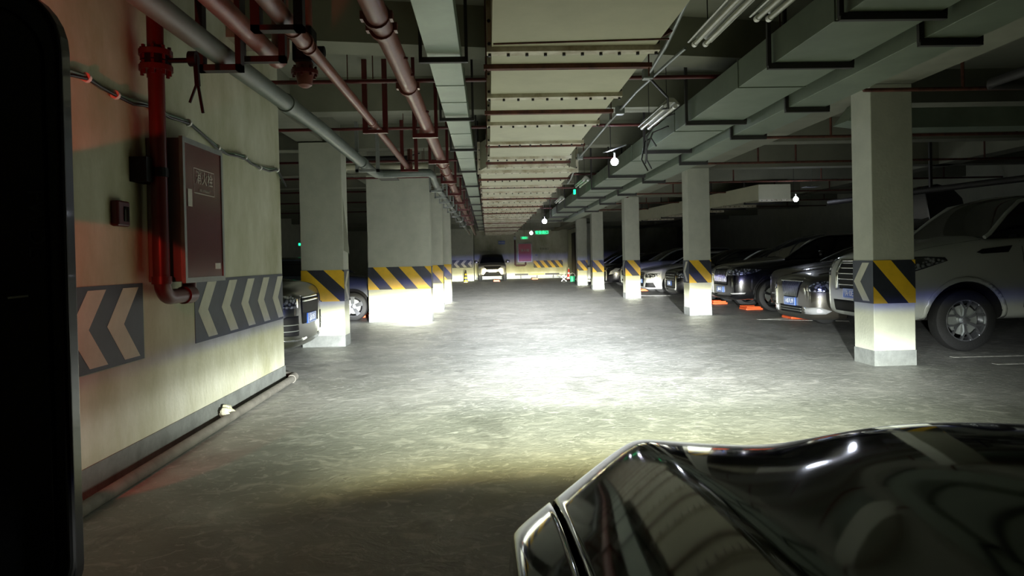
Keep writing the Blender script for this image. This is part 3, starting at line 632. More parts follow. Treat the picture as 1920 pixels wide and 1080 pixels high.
class Car:
    """local frame: nose at x=0, car extends to +x, y to the sides, z up; turned and moved to its bay at the end"""
    def __init__(s, name, label, cat, loc, rot, L, Wd, zn, zh, zc, zr, xc, body, wheel_r=.33, wheel_x=(.9, 3.7), roof=(1.75, 3.6), zb=.2, nose=.62, belt=.0, roofmat=None, rim=alloy, spokes=5, twin=False, rear_x=None, hump=.03, group=None, rimw=1.0):
        s.t = thing(name, (0,0,0), label, cat, group); s.loc, s.rot = loc, rot; s.L, s.W = L, Wd; s.parts = []
        hw = Wd/2; zt = zc+.02
        # lower body -------------------------------------------------
        st = []
        for x in [0, .025, .08, .2, .42, .75, 1.15, xc, xc+.5, L*.5, L*.7, L-.7, L-.35, L-.1, L]:
            if x <= 1.0: w = hw*(nose + (1-nose)*(1-(1-min(1, x/.85))**2.6)**.5) if x > 0 else hw*nose*.9
            elif x > L-.6: w = hw*(1-.16*((x-L+.6)/.6)**2)
            else: w = hw
            if x <= xc: top = zn + (zh-zn)*min(1, (x/.5))**.6 if x < .5 else zh + (zc-zh)*(x-.5)/(xc-.5)
            elif x < L-.35: top = zt
            else: top = zt-.06
            if x == 0: top = zn-.12
            if x == .025: top = zn-.05
            b = zb + (.10 if x == 0 else .05 if x == .025 else 0) + (0.05 if x > L-.2 else 0)
            st.append((x, w, b, top))
        vs = []; R = 0
        for (x, w, b, top) in st:
            h = top-b; cr = hump if x > .03 else 0
            half = [(w*.80, b), (w*.95, b+.05), (w*.985, b+h*.22), (w, b+h*.5), (w*.985, b+h*.74), (w*.955, b+h*.88), (w*.90, b+h*.965), (w*.80, top), (w*.45, top+cr*.7)]
            ring = half + [(0, top+cr)] + [(-y, z) for y, z in reversed(half)] + [(0, b)]
            R = len(ring); vs += [(x, y, z) for y, z in ring]
        n = len(st); fs = [(i*R+j, (i+1)*R+j, (i+1)*R+(j+1)%R, i*R+(j+1)%R) for i in range(n-1) for j in range(R)]
        for base, flip in ((0, False), ((n-1)*R, True)):           # end caps as quad strips left-right
            for j in range(9):
                a, b2, c2, d = base+j, base+j+1, base+18-j-1, base+18-j
                if j == 8: q = (a, b2, c2)
                else: q = (a, b2, c2, d)
                fs.append(q if not flip else q[::-1])
            q = (base+19, base+0, base+18); fs.append(q if not flip else q[::-1])
        me = bpy.data.meshes.new('body'); me.from_pydata(vs, [], fs); me.update()
        bm = bmesh.new(); bm.from_mesh(me); bmesh.ops.recalc_face_normals(bm, faces=bm.faces); bm.to_mesh(me); bm.free()
        tmp = bpy.data.objects.new('tmp', me); C.objects.link(tmp)
        sub = tmp.modifiers.new('s', 'SUBSURF'); sub.levels = 2
        cuts = []
        for wx_ in wheel_x:
            for sy in (-1, 1):
                cm = MB(); cm.tube([(wx_, sy*(hw-.34), wheel_r+.01),(wx_, sy*(hw+.3), wheel_r+.01)], wheel_r*1.22, 40)
                co = cm.build('cut', under); cuts.append(co)
                bo = tmp.modifiers.new('b', 'BOOLEAN'); bo.operation = 'DIFFERENCE'; bo.object = co; bo.solver = 'EXACT'
        bpy.context.view_layer.update(); dg = bpy.context.evaluated_depsgraph_get(); dg.update()
        ev = bpy.data.meshes.new_from_object(tmp.evaluated_get(dg), depsgraph=dg)
        bpy.data.objects.remove(tmp)
        for c_ in cuts: bpy.data.objects.remove(c_)
        ev.materials.clear(); ev.materials.append(body); ev.materials.append(under)
        for p in ev.polygons:
            c_ = p.center; p.material_index = 0
            for wx_ in wheel_x:
                d = math.hypot(c_.x-wx_, c_.z-wheel_r-.01)
                if d < wheel_r*1.225 and abs(c_.y) > hw-.36 and (abs(c_.y) < hw-.02*0-.012 or d < wheel_r): p.material_index = 1
            if c_.z < zb+.02 and p.normal.z < -.7: p.material_index = 1
        ev.shade_smooth(); ev.set_sharp_from_angle(angle=math.radians(32)); ev.name = 'body'
        bo = bpy.data.objects.new('body', ev); C.objects.link(bo); bo.parent = s.t; s.body = bo
        bb = bmesh.new(); bb.from_mesh(ev); s.bvh = BVHTree.FromBMesh(bb); bb.free()
        s.zc, s.zr, s.xc, s.hw, s.wheel_x, s.wheel_r, s.bodym = zc, zr, xc, hw, wheel_x, wheel_r, body
        # cabin ------------------------------------------------------
        rx0, rx1 = roof; rl = rear_x or L-.25
        prof = [(xc-.03, zt-.03, zt-.03), (xc+.05, zt-.03, zt+.02), ((xc+rx0)/2, zt-.03, (zt+zr)/2+.03), (rx0-.12, zt-.03, zr-.06), (rx0+.1, zt-.03, zr-.012), ((rx0+rx1)/2, zt-.03, zr+.015), (rx1, zt-.03, zr-.02), ((rx1+rl)/2+.05, zt-.03, zt+(zr-zt)*.55), (rl, zt-.03, zt-.02)]
        vs = []
        for (x, z0, z1) in prof:
            f = max(0, (z1-z0)/(zr-zt+.03)); wb = hw*.90; wt = hw*(.90-.20*f)
            half = [(wb, z0), (wb-(wb-wt)*.5, z0+(z1-z0)*.5), (wt, z1-.06*f), (wt-.07, z1-.012*f)]
            vs += [(x, y, z) for y, z in half + [(0, z1+.02*f)] + [(-y, z) for y, z in reversed(half)]]
        R = 9
        def sub_mesh(nm, js, iis, mt, off=0.):
            m = MB(); idx = {}
            fs = []
            for i in iis:
                for j in js:
                    fs.append((i*R+j, (i+1)*R+j, (i+1)*R+j+1, i*R+j+1))
            used = sorted({a for f_ in fs for a in f_}); idx = {a: k for k, a in enumerate(used)}
            m.add([vs[a] for a in used], [tuple(idx[a] for a in f_) for f_ in fs])
            o = m.build(nm, mt, s.t, True)
            sb = o.modifiers.new('s', 'SUBSURF'); sb.levels = 2; sb.render_levels = 2; sb.boundary_smooth = 'PRESERVE_CORNERS'
            return o
        rm = roofmat or body
        sub_mesh('side_window', [0,1], range(0,8), glass_d)
        sub_mesh('side_window', [6,7], range(0,8), glass_d)
        sub_mesh('windshield', [2,3,4,5], range(0,4), glass_d)
        sub_mesh('roof', [2,3,4,5], range(4,6), rm)
        sub_mesh('rear_window', [2,3,4,5], range(6,8), glass_d)
        for sy in (0, 1):
            m = MB(); rail = [Vector(vs[i*R+(2 if not sy else 6)]) for i in range(0, 9)]
            m.tube([p + Vector((0,0,.004)) for p in rail], .026, 8); o = m.build('window_pillar', rm, s.t, True)
            m = MB()
            for i in (5,):
                a = Vector(vs[i*R+(0 if not sy else 8)]); b = Vector(vs[i*R+(2 if not sy else 6)]); m.tube([a, b], .03, 8)
            m.build('door_pillar', blackrub, s.t, True)
        # wheels -----------------------------------------------------
        tw = .225
        for wx_ in wheel_x:
            for sy in (-1, 1):
                r = wheel_r; yo = sy*(hw-.015); ax = (0, -sy, 0); rr_ = r*.66 if wheel_r > .37 else r*.70
                m = MB(); m.lathe([(rr_, .015), (rr_+.01, 0), (r*.88, .0), (r*.965, .02), (r, .06), (r, tw-.06), (r*.96, tw-.02), (r*.85, tw), (rr_, tw)], (wx_, yo, r), ax, 48); 
                w_ = m.build('wheel', rubber, s.t, True)
                m = MB(); m.lathe([(rr_, .0), (rr_+.008, .012), (rr_-.012, .02), (rr_-.02, .10), (rr_-.03, .14)], (wx_, yo, r), ax, 48)
                n_s = spokes; depth = .03
                for k in range(n_s):
                    offs = (-.13, .13) if twin else (0,)
                    for of in offs:
                        of = of*1.25
                        a0 = 2*PI*k/n_s + PI/2; a1 = a0 + of*(2*PI/n_s)*1.6; wdt = (.018 if twin else .05)*rimw
                        def P(rad, ang, dd): return Vector((wx_ + rad*math.cos(ang), yo - sy*dd, r + rad*math.sin(ang)))
                        p0 = P(.04, a0 + of*.3, .05); p1 = P(rr_*.55, a0 + of*.45, .022); p2 = P(rr_-.006, a1, .012)
                        tdir = [Vector((-math.sin(a), 0, math.cos(a))) for a in (a0, a0+of*.4, a1)]
                        wd = (wdt*.8, wdt, wdt*1.25) if not twin else (wdt, wdt*1.1, wdt*1.5)
                        q = []
                        for p, tv, ww in zip((p0, p1, p2), tdir, wd):
                            dn = Vector((0, -sy*.035, 0)); q += [p - tv*ww/2, p + tv*ww/2, p + tv*ww*.4 + dn, p - tv*ww*.4 + dn]
                        m.add(q, [(i*4+j, (i+1)*4+j, (i+1)*4+(j+1)%4, i*4+(j+1)%4) for i in range(2) for j in range(4)] + [(8,9,10,11)])
                m.lathe([(.0, .012), (.03, .014), (.045, .02), (.055, .05), (.055, .08)], (wx_, yo, r), ax, 20)
                for k in range(5): m.tube([(wx_+.068*math.cos(k*1.257), yo-sy*.04, r+.068*math.sin(k*1.257)),(wx_+.068*math.cos(k*1.257), yo-sy*.06, r+.068*math.sin(k*1.257))], .009, 6)
                m.build('rim', rim, w_, True)
                m = MB(); m.lathe([(.05, .09), (rr_*.72, .09), (rr_*.72, .11)], (wx_, yo, r), ax, 32); m.build('brake_disc', greyst, w_)
        s.arches = None
    def cast(s, p, d):
        h = s.bvh.ray_cast(Vector(p), Vector(d)); return h
    def patch(s, name, poly, view, mt, off=.004, step=.04, parent=None, thick=.008, side=-1):
        """poly in (y,z) for 'front', (x,z) for 'side', (x,y) for 'top'; follows the body surface"""
        bm = bmesh.new(); cache = {}
        for cell in flat_patch(poly, step):
            q = []
            for a, b in cell:
                k = (round(a, 4), round(b, 4))
                if k not in cache:
                    if view == 'front': o, d = (-1.5, a, b), (1, 0, 0)
                    elif view == 'side': o, d = (a, side*3, b), (0, -side, 0)
                    elif view == 'corner': 
                        dv = Vector((.72, -side*.69, 0)); ctr = Vector((.25, side*s.hw*.85, 0)); uv = Vector((.69, side*.72, 0))
                        o, d = tuple(ctr + uv*a - dv*2 + Vector((0,0,b))), tuple(dv)
                    else: o, d = (a, b, 4), (0, 0, -1)
                    h = s.cast(o, d)
                    if h[0] is None: cache[k] = None
                    else: cache[k] = bm.verts.new(h[0] - Vector(d)*off)
                q.append(cache[k])
            if None in q: continue
            q2 = []
            for v in q:
                if v not in q2: q2.append(v)
            if len(q2) > 2:
                try: bm.faces.new(q2)
                except ValueError: pass
        me = bpy.data.meshes.new(name); bmesh.ops.recalc_face_normals(bm, faces=bm.faces)
        # make the sheet face outward
        if bm.faces:
            f0 = max(bm.faces, key=lambda f: f.calc_area())
            out = {'front': Vector((-1,0,0)), 'side': Vector((0,side,0)), 'top': Vector((0,0,1)), 'corner': Vector((-.72, side*.69, 0))}[view]
            if f0.normal.dot(out) < 0: bmesh.ops.reverse_faces(bm, faces=bm.faces)
        bm.to_mesh(me); bm.free(); me.materials.append(mt); me.shade_smooth()
        o = bpy.data.objects.new(name, me); C.objects.link(o); o.parent = parent or s.t
        if thick:
            so = o.modifiers.new('t', 'SOLIDIFY'); so.thickness = thick; so.offset = -1
        return o
    def surf(s, y, z):
        h = s.cast((-1.5, y, z), (1,0,0)); return h[0].x if h[0] is not None else 0.
    def plate(s, z, txt, w=.44, y=0.):
        x = s.surf(y, z)-.02
        p = B(x-.008, x+.02, y-w/2, y+w/2, z-.07, z+.07).build('licence_plate', plate_blue, s.t, bevel=.004)
        m = MB(); e = x-.0095
        for bx in ((y-w/2+.008,y+w/2-.008,z+.058,z+.062),(y-w/2+.008,y+w/2-.008,z-.062,z-.058),(y-w/2+.006,y-w/2+.010,z-.062,z+.062),(y+w/2-.010,y+w/2-.006,z-.062,z+.062)): m.box(e,e+.001,*bx)
        m.build('plate_border', plate_white, p)
        if txt: text('lettering', txt, .115, plate_white, frame((x-.0095, y, z), (0,-1,0), (0,0,1)), p)
    def mirror(s, x, z, mt, side=-1):
        m = MB(); y = side*(s.hw*.93); m.lathe([(.001,-.05),(.06,-.045),(.085,-.01),(.08,.04),(.05,.07),(.001,.075)], (x, side*(s.hw+.12), z), (1,0,0), 16)
        for i, v in enumerate(m.v): m.v[i] = (v[0], side*(s.hw+.12)+(v[1]-side*(s.hw+.12))*1.35, v[2])
        m.tube([(x+.02, y, z-.06),(x+.02, side*(s.hw+.06), z-.03)], .022, 8); m.build('side_mirror', mt, s.t, True)
    def done(s):
        s.t.location = s.loc; s.t.rotation_euler = (0,0,s.rot)

def sym(poly): return [(-a, b) for a, b in poly]
def grille_bars(c, y0, y1, zs, mt, h=.012, name='chrome_bar'):
    for z in zs: c.patch(name, [(y0, z-h), (y1, z-h), (y1, z+h), (y0, z+h)], 'front', mt, off=.014, step=.08, thick=.012)
def door_lines(c, xs, z0, z1, side=-1):
    for x in xs: c.patch('door_gap', [(x-.004, z0), (x+.004, z0), (x+.004, z1), (x-.004, z1)], 'side', blackrub, off=.0015, step=.08, thick=0, side=side)
def handle(c, x, z, side=-1):
    h = c.cast((x, side*3, z), (0,-side,0))
    if h[0] is not None:
        y = h[0].y; m = MB(); m.tube([(x-.09,y,z),(x-.08,y+side*.035,z),(x+.08,y+side*.035,z),(x+.09,y,z)], .012, 8); m.build('door_handle', c.bodym, c.t, True)

white_car = paint('white_pearl_paint', (.40,.42,.38), 0., .3)
tan_car = paint('brown_grey_paint', (.05,.045,.036), .35, .3)
black_car = paint('black_paint', (.004,.004,.005), .0, .2)
olive_car = paint('dark_olive_paint', (.022,.023,.015), .25, .3)
blue_car = paint('dark_blue_paint', (.10,.115,.15), .5, .25)
silver_car = paint('silver_paint', (.36,.38,.40), .5, .28)
white2_car = paint('bright_white_paint', (.66,.68,.68), 0., .25)
far_car = paint('beige_silver_paint', (.40,.39,.34), .4, .3)

# nearest white SUV
c = Car('white_suv', 'white SUV parked behind the nearest right pillar with a big alloy wheel in view', 'car', (5.09, 9.92, 0), 0, 5.1, 2.0, 1.12, 1.34, 1.46, 2.03, 1.30, white_car, .40, (.97, 4.0), (1.98, 4.4), .38, nose=.68, hump=.05, spokes=6, twin=True, rimw=1.1)
c.patch('grille', [(-.36,.78),(.36,.78),(.42,1.18),(-.42,1.18)], 'front', plastic, off=.01)
grille_bars(c, -.38, .38, (.84,.92,1.0,1.08,1.15), chrome, .009)
c.patch('grille_frame', [(-.44,1.17),(.44,1.17),(.46,1.205),(-.46,1.205)], 'front', chrome, off=.016, thick=.014)
for q in ([(-.46,.76),(-.41,.76),(-.37,1.2),(-.44,1.2)], ): c.patch('grille_frame', q, 'front', chrome, off=.018, thick=.014); c.patch('grille_frame', sym(q), 'front', chrome, off=.018, thick=.014)
for sd in (-1, 1):
    c.patch('headlight', [(-.30,.98),(-.02,1.0),(.20,1.08),(.42,1.165),(.40,1.20),(.20,1.215),(-.30,1.20)], 'corner', lamp_g, off=.008, side=sd, thick=.02, step=.03)
    c.patch('headlight_rim', [(-.30,.965),(-.02,.985),(.20,1.065),(.43,1.165),(.40,1.21),(.20,1.225),(-.30,1.21)], 'corner', blackrub, off=.003, side=sd, thick=.01, step=.03)
    c.patch('fender_vent', [(1.12,1.265),(1.20,1.305),(1.60,1.345),(1.53,1.26),(1.19,1.245)], 'side', blackrub, off=.006, side=sd)
    c.patch('wheel_arch_trim', [(.97+.55*math.cos(a), .41+.55*math.sin(a)) for a in [PI*k/14 for k in range(15)]] + [(.97+.50*math.cos(a), .41+.50*math.sin(a)) for a in [PI*k/14 for k in range(14,-1,-1)]], 'side', white_car, off=.012, side=sd, thick=.012)
    c.patch('fog_lamp', [(-.14,.56),(.0,.56),(.0,.64),(-.14,.64)], 'corner', lens_m, off=.008, side=sd)
    m = MB(); m.box(1.75, 3.6, sd*1.0-.06, sd*1.0+.06, .40, .46); m.build('side_step', white_car, c.t, bevel=.01)
c.patch('hood_gap', [(.30,-.80),(1.25,-.865),(1.25,-.857),(.30,-.79)], 'top', blackrub, off=.0015, thick=0)
c.patch('bumper_intake', [(-.5,.46),(.5,.46),(.55,.62),(-.55,.62)], 'front', plastic, off=.006)
c.plate(.72, 'A·0E4'); c.mirror(1.82, 1.56, white_car); c.mirror(1.82, 1.56, white_car, 1); door_lines(c, [1.72, 2.9], .55, 1.4); handle(c, 2.7, 1.2); c.done()

# brown-grey MPV
c = Car('brown_grey_car', 'brown-grey car with waterfall grille poking out left of the white SUV', 'car', (5.18, 12.2, 0), 0, 4.9, 1.82, .86, .96, 1.05, 1.50, 1.25, tan_car, .33, (.95, 3.75), (2.05, 3.9), .19, nose=.74, hump=.05)
c.patch('grille', [(-.26,.56),(.26,.56),(.42,.84),(-.42,.84)], 'front', plastic, off=.008)
for k in range(-7, 8): c.patch('grille_slat', [(.035*k-.004,.57),(.035*k+.004,.57),(.05*k+.004,.83),(.05*k-.004,.83)], 'front', greyst, off=.016, thick=.01, step=.1)
c.patch('grille_frame', [(-.43,.83),(.43,.83),(.44,.85),(-.44,.85)], 'front', chrome, off=.018, thick=.012)
for sd in (-1, 1):
    c.patch('headlight', [(-.28,.68),(.0,.66),(.14,.70),(.34,.80),(.26,.845),(-.08,.84),(-.28,.75)], 'corner', lamp_g, off=.008, side=sd, thick=.02, step=.03)
    c.patch('fog_lamp', [(-.36,.30),(.02,.31),(.10,.36),(-.06,.42),(-.36,.41)], 'corner', lens_m, off=.008, side=sd, thick=.012)
    c.patch('hood_crease', [(.25,sd*.52),(1.2,sd*.66),(1.2,sd*.68),(.25,sd*.54)], 'top', tan_car, off=.012, thick=.012)
c.patch('bumper_intake', [(-.40,.30),(.40,.30),(.44,.42),(-.44,.42)], 'front', plastic, off=.006)
grille_bars(c, -.42, .42, (.34,.38), greyst, .006, 'intake_bar')
c.plate(.49, 'H07U9'); c.mirror(1.75, 1.12, tan_car); c.done()
# dark sedan behind it
c = Car('dark_sedan', 'dark sedan mostly hidden between the brown-grey car and the black SUV', 'car', (5.98, 14.45, 0), 0, 4.2, 1.82, .92, 1.03, 1.12, 1.52, 1.2, tan_car, .33, (.95, 3.6), (2.0, 3.7), .2, nose=.75)
for sd in (-1, 1): c.patch('headlight', [(-.25,.78),(.2,.80),(.34,.90),(.1,.92),(-.25,.86)], 'corner', lamp_g, off=.008, side=sd, step=.03)
c.patch('hood_strip', [(.15,-.5),(1.1,-.55),(1.1,-.53),(.15,-.48)], 'top', chrome, off=.008); c.done()
# black SUV
c = Car('black_suv', 'glossy black SUV with five-spoke wheel right of the second pillar', 'car', (5.50, 16.9, 0), 0, 4.8, 1.9, .98, 1.12, 1.20, 1.74, 1.25, black_car, .365, (.92, 3.75), (2.15, 4.1), .26, nose=.76, hump=.05, rim=alloy_d, spokes=5, rimw=1.0)
c.patch('grille', [(-.46,.60),(.46,.60),(.50,.97),(-.50,.97)], 'front', plastic, off=.01)
for y in [-.4,-.3,-.2,-.1,.0,.1,.2,.3,.4]: c.patch('chrome_bar', [(y-.010,.62),(y+.010,.62),(y+.010,.95),(y-.010,.95)], 'front', chrome, off=.018, thick=.014, step=.08)
for sd in (-1, 1):
    c.patch('headlight', [(-.40,.83),(.0,.84),(.22,.88),(.36,.955),(.0,.985),(-.40,.975)], 'corner', lamp_g, off=.008, side=sd, thick=.02, step=.03)
    c.patch('chrome_wing', [(-.50,.80),(-.42,.80),(-.36,.97),(-.42,.975)], 'corner', chrome, off=.02, side=sd)
    c.patch('running_light', [(-.26,.40),(.06,.41),(.08,.44),(-.26,.43)], 'corner', lens_m, off=.01, side=sd)
    c.patch('bumper_flare', [(.92+.49*math.cos(a), .375+.49*math.sin(a)) for a in [PI*k/14 for k in range(15)]] + [(.92+.455*math.cos(a), .375+.455*math.sin(a)) for a in [PI*k/14 for k in range(14,-1,-1)]], 'side', plastic, off=.010, side=sd, thick=.01)
c.plate(.50, 'J86V2'); c.mirror(1.9, 1.28, black_car); door_lines(c, [1.55, 2.6], .45, 1.15); c.done()
# white hatch sliver
c = Car('white_hatchback', 'white car showing only a sliver between the second pillar and the black SUV grille', 'car', (5.85, 19.15, 0), 0, 4.4, 1.78, .80, .92, 1.0, 1.48, 1.1, white2_car, .32, (.85, 3.4), (1.8, 3.5), .2, nose=.72, spokes=10, rimw=.5)
for sd in (-1, 1):
    c.patch('headlight', [(-.2,.62),(.2,.66),(.32,.76),(0,.78),(-.2,.74)], 'corner', lamp_g, off=.008, side=sd, step=.03)
    c.patch('fog_lamp', [(-.16,.30),(-.02,.30),(-.02,.40),(-.16,.40)], 'corner', lens_m, off=.01, side=sd)
c.plate(.5, ''); c.done()
# black car behind second pillar
c = Car('black_car', 'black car with chrome slats and pale blue plate, just left of the second pillar', 'car', (5.42, 21.35, 0), 0, 4.6, 1.82, .84, .95, 1.05, 1.48, 1.15, black_car, .33, (.9, 3.6), (1.9, 3.6), .2, nose=.74)
c.patch('grille', [(-.55,.36),(.55,.36),(.58,.80),(-.58,.80)], 'front', plastic, off=.008)
grille_bars(c, -.5, .5, (.60,.68,.76), chrome, .010)
for sd in (-1, 1): c.patch('headlight', [(-.2,.66),(.2,.70),(.32,.80),(0,.82),(-.2,.78)], 'corner', lamp_g, off=.008, side=sd, step=.03)
c.plate(.5, 'D26'); c.done()
# white sedan
c = Car('white_sedan', 'bright white sedan facing the aisle between the second and third pillars', 'car', (5.33, 25.0, 0), 0, 4.9, 1.86, .76, .88, 1.0, 1.45, 1.3, white2_car, .33, (.92, 3.8), (2.1, 3.8), .17, nose=.74, hump=.05)
c.patch('grille', [(-.34,.28),(.34,.28),(.46,.52),(.40,.76),(-.40,.76),(-.46,.52)], 'front', plastic, off=.008)
grille_bars(c, -.38, .38, (.60,.66,.72), greyst, .006)
for sd in (-1, 1):
    c.patch('headlight', [(-.30,.60),(-.05,.575),(.12,.60),(.22,.72),(-.05,.735),(-.30,.70)], 'corner', lamp_g, off=.008, side=sd, thick=.02, step=.03)
    c.patch('bumper_intake', [(-.32,.26),(.10,.25),(.04,.42),(-.24,.42)], 'corner', plastic, off=.006, side=sd, step=.03)
c.plate(.47, 'F30'); c.mirror(1.8, 1.06, white2_car); c.done()
# silver car beyond
c = Car('silver_car', 'silver-grey car with a high hood just beyond the white sedan', 'car', (5.15, 27.3, 0), 0, 4.7, 1.84, .95, 1.08, 1.15, 1.62, 1.2, silver_car, .34, (.92, 3.6), (2.0, 3.8), .22, nose=.72)
c.patch('grille', [(-.4,.40),(.4,.40),(.45,.8),(-.45,.8)], 'front', plastic, off=.008)
for sd in (-1, 1): c.patch('headlight', [(-.2,.72),(.2,.76),(.32,.86),(0,.88),(-.2,.84)], 'corner', lamp_g, off=.008, side=sd, step=.03)
c.plate(.55, 'B71'); c.done()
c = Car('black_sedan', 'black sedan with a bright headlight between the third and fourth pillars', 'car', (5.15, 31.9, 0), 0, 4.8, 1.84, .84, .98, 1.08, 1.5, 1.2, black_car, .33, (.92, 3.6), (2.0, 3.8), .2, nose=.70)
for sd in (-1, 1): c.patch('headlight', [(-.12,.56),(.10,.60),(.30,.82),(.14,.84),(-.05,.70)], 'corner', lens_m, off=.01, side=sd, step=.03)
c.patch('grille', [(-.4,.30),(.4,.30),(.45,.7),(-.45,.7)], 'front', plastic, off=.008); c.done()
c = Car('pale_car', 'pale car nose and dark grille between the fourth and fifth pillars', 'car', (4.95, 37.2, 0), 0, 4.7, 1.84, .80, .92, 1.0, 1.5, 1.2, white2_car, .33, (.92, 3.6), (2.0, 3.8), .2, nose=.74)
c.patch('grille', [(-.5,.50),(.5,.50),(.5,.78),(-.5,.78)], 'front', plastic, off=.01); c.plate(.42, 'G5'); c.done()

# left side
c = Car('olive_suv', 'dark olive car nosing out between the left wall end and the first left pillar', 'car', (-2.45, 9.95, 0), PI, 4.7, 1.86, .98, 1.08, 1.15, 1.62, 1.2, olive_car, .35, (.92, 3.6), (2.0, 3.8), .20, nose=.70, hump=.05)
c.patch('grille', [(-.40,.52),(.40,.52),(.46,.86),(-.46,.86)], 'front', plastic, off=.01)
grille_bars(c, -.42, .42, (.82,.87), chrome, .012)
for sd in (-1, 1):
    c.patch('headlight', [(-.30,.74),(.0,.74),(.30,.82),(.42,.96),(.1,.95),(-.30,.86)], 'corner', lamp_g, off=.008, side=sd, thick=.02, step=.03)
    c.patch('bumper_intake', [(-.32,.38),(.12,.40),(.05,.56),(-.10,.64),(-.32,.64)], 'corner', plastic, off=.006, side=sd, step=.03)
    for z in (.45,.53): c.patch('chrome_bar', [(-.32,z-.006),(.08,z-.006),(.08,z+.006),(-.32,z+.006)], 'corner', greyst, off=.014, side=sd, step=.05)
    c.patch('fog_lamp', [(.02,.31),(.16,.32),(.22,.37),(.16,.43),(.04,.43)], 'corner', lens_m, off=.012, side=sd, step=.03)
    c.patch('chrome_strip', [(-.45,.31),(.02,.32),(.02,.35),(-.45,.34)], 'corner', chrome, off=.012, side=sd, step=.04)
c.plate(.58, '京K93'); c.done()
c = Car('blue_sedan', 'dark blue sedan with a silver wheel between the two left pillars', 'car', (-2.14, 17.15, 0), PI, 4.6, 1.82, .85, .97, 1.06, 1.46, 1.2, blue_car, .325, (.92, 3.6), (2.0, 3.7), .19, nose=.74, spokes=5, rim=alloy, rimw=1.6)
for sd in (-1, 1): c.patch('headlight', [(-.2,.62),(.2,.66),(.32,.78),(0,.80),(-.2,.74)], 'corner', lamp_g, off=.008, side=sd, step=.03)
door_lines(c, [1.5], .4, 1.05, 1); c.done()

# far car facing the camera
c = Car('beige_crossover', 'silver-beige crossover facing the camera at the far end of the aisle', 'car', (.26, 44.3, 0), PI/2, 4.5, 1.80, .92, 1.04, 1.12, 1.70, 1.1, far_car, .36, (.85, 3.5), (1.9, 3.8), .30, nose=.80, hump=.04)
c.patch('grille', [(-.36,.72),(.36,.72),(.55,.93),(-.55,.93)], 'front', plastic, off=.01)
c.patch('lower_grille', [(-.58,.36),(.58,.36),(.40,.60),(-.40,.60)], 'front', plastic, off=.01)
c.patch('bumper_lip', [(-.86,.30),(.86,.30),(.86,.40),(-.86,.40)], 'front', plastic, off=.006)
for sd in (-1, 1):
    c.patch('headlight', [(-.36,.80),(.05,.82),(.20,.90),(.2,.95),(-.36,.90)], 'corner', lens_m, off=.01, side=sd, step=.03)
    c.patch('fog_lamp', [(-.22,.44),(-.02,.44),(-.02,.54),(-.22,.54)], 'corner', lens_m, off=.012, side=sd, step=.03)
    c.mirror(1.5, 1.2, black_car, sd)
c.plate(.62, '', .5); c.done()

# fold-down orange parking locks
def lock(x, y, label):
    t = thing('parking_lock', (x, y, 0), label, 'parking lock', 'orange parking locks')
    m = MB(); m.prism([(x-.20,y-.24,.0),(x+.20,y-.24,.0),(x+.20,y+.24,.0),(x-.20,y+.24,.0)], (0,0,.045)); m.build('base', orange, t, bevel=.012)
    m = MB(); m.tube([(x+.16,y-.20,.06),(x-.16,y-.20,.07),(x-.18,y+.20,.07),(x+.16,y+.20,.06)], .02, 8); m.build('arm', orange, t, True)
lock(6.18, 14.3, 'orange parking lock under the nose of the brown-grey car')
lock(6.2, 16.85, 'orange parking lock in front of the black SUV wheel')
lock(6.12, 19.1, 'orange parking lock left of the black SUV, by the sliver of white car')
lock(5.98, 27.4, 'tiny orange parking lock under the white sedan front')
lock(-2.85, 17.5, 'orange parking lock beside the blue sedan wheel on the left')
lock(.50, 44.05, 'orange parking lock in front of the far beige crossover')
lock(3.0, 46.6, 'orange parking lock in the empty bay at the far wall')

# bay lines
for k, (a, b) in enumerate([((5.6,8.55),(9.5,8.5)), ((5.7,7.95),(9.0,7.9)), ((5.35,14.2),(7.0,13.3)), ((5.35,14.2),(6.8,14.4)), ((4.7,24.1),(6,23.6))]):
    m = MB(); m.bar((a[0],a[1],.0015),(b[0],b[1],.0015), .09, .003); struct(m.build('trim_%d' % (40+k), linep))

# ---------------------------------------------------------------- far end
t = thing('hydrant_cabinet', (2.55, 48.9, .9), 'red glossy hydrant cabinet on the far wall', 'cabinet')
B(2.02, 3.0, 48.75, 49, 1.12, 2.40).build('body', greyst, t); B(2.08, 2.94, 48.735, 48.75, 1.17, 2.35).build('door', mat('far_cabinet_red', (.36,.01,.05), .4), t)
text('lettering', '消火栓', .2, lettering, frame((2.51, 48.73, 1.9), (1,0,0), (0,0,1)), t)
t = thing('fire_riser', (1.85, 48.8, 1), 'red fire pipe bending under the hydrant cabinet on the far wall', 'pipe')
m = MB(); m.tube([(1.85,48.85,2.9),(1.85,48.85,.95),(1.9,48.85,.9),(2.5,48.85,.9),(2.55,48.85,.95),(2.55,48.85,1.12)], .06, 10); m.build('pipe', redpaint, t, True)
m = MB(); m.lathe([(0,-.03),(.12,-.03),(.12,.03),(0,.03)], (1.85,48.75,2.75), (0,1,0), 14); m.build('valve_wheel', greyst, t)
m = MB(); m.box(3.1, 5.1, 48.99, 49, .72, 1.2, 0); stripes(m, (3.1,48.985,.72), (1,0,0), 2.0, .48, .5, .5, .38, -.1, 1)
tag(m.build('hazard_band', [black_p, yellow], origin=(4,49,.9)), 'yellow and dark striped band painted on the far wall', 'wall marking')
t = thing('parking_sign', (.95, 48.98, 2.6), 'small blue sign on the far wall above the beige crossover', 'sign')
B(.72, 1.18, 48.96, 49, 2.36, 2.60).build('panel', blue_sign, t); text('lettering', '禁止停车', .10, plate_white, frame((.95,48.955,2.48), (1,0,0), (0,0,1)), t)
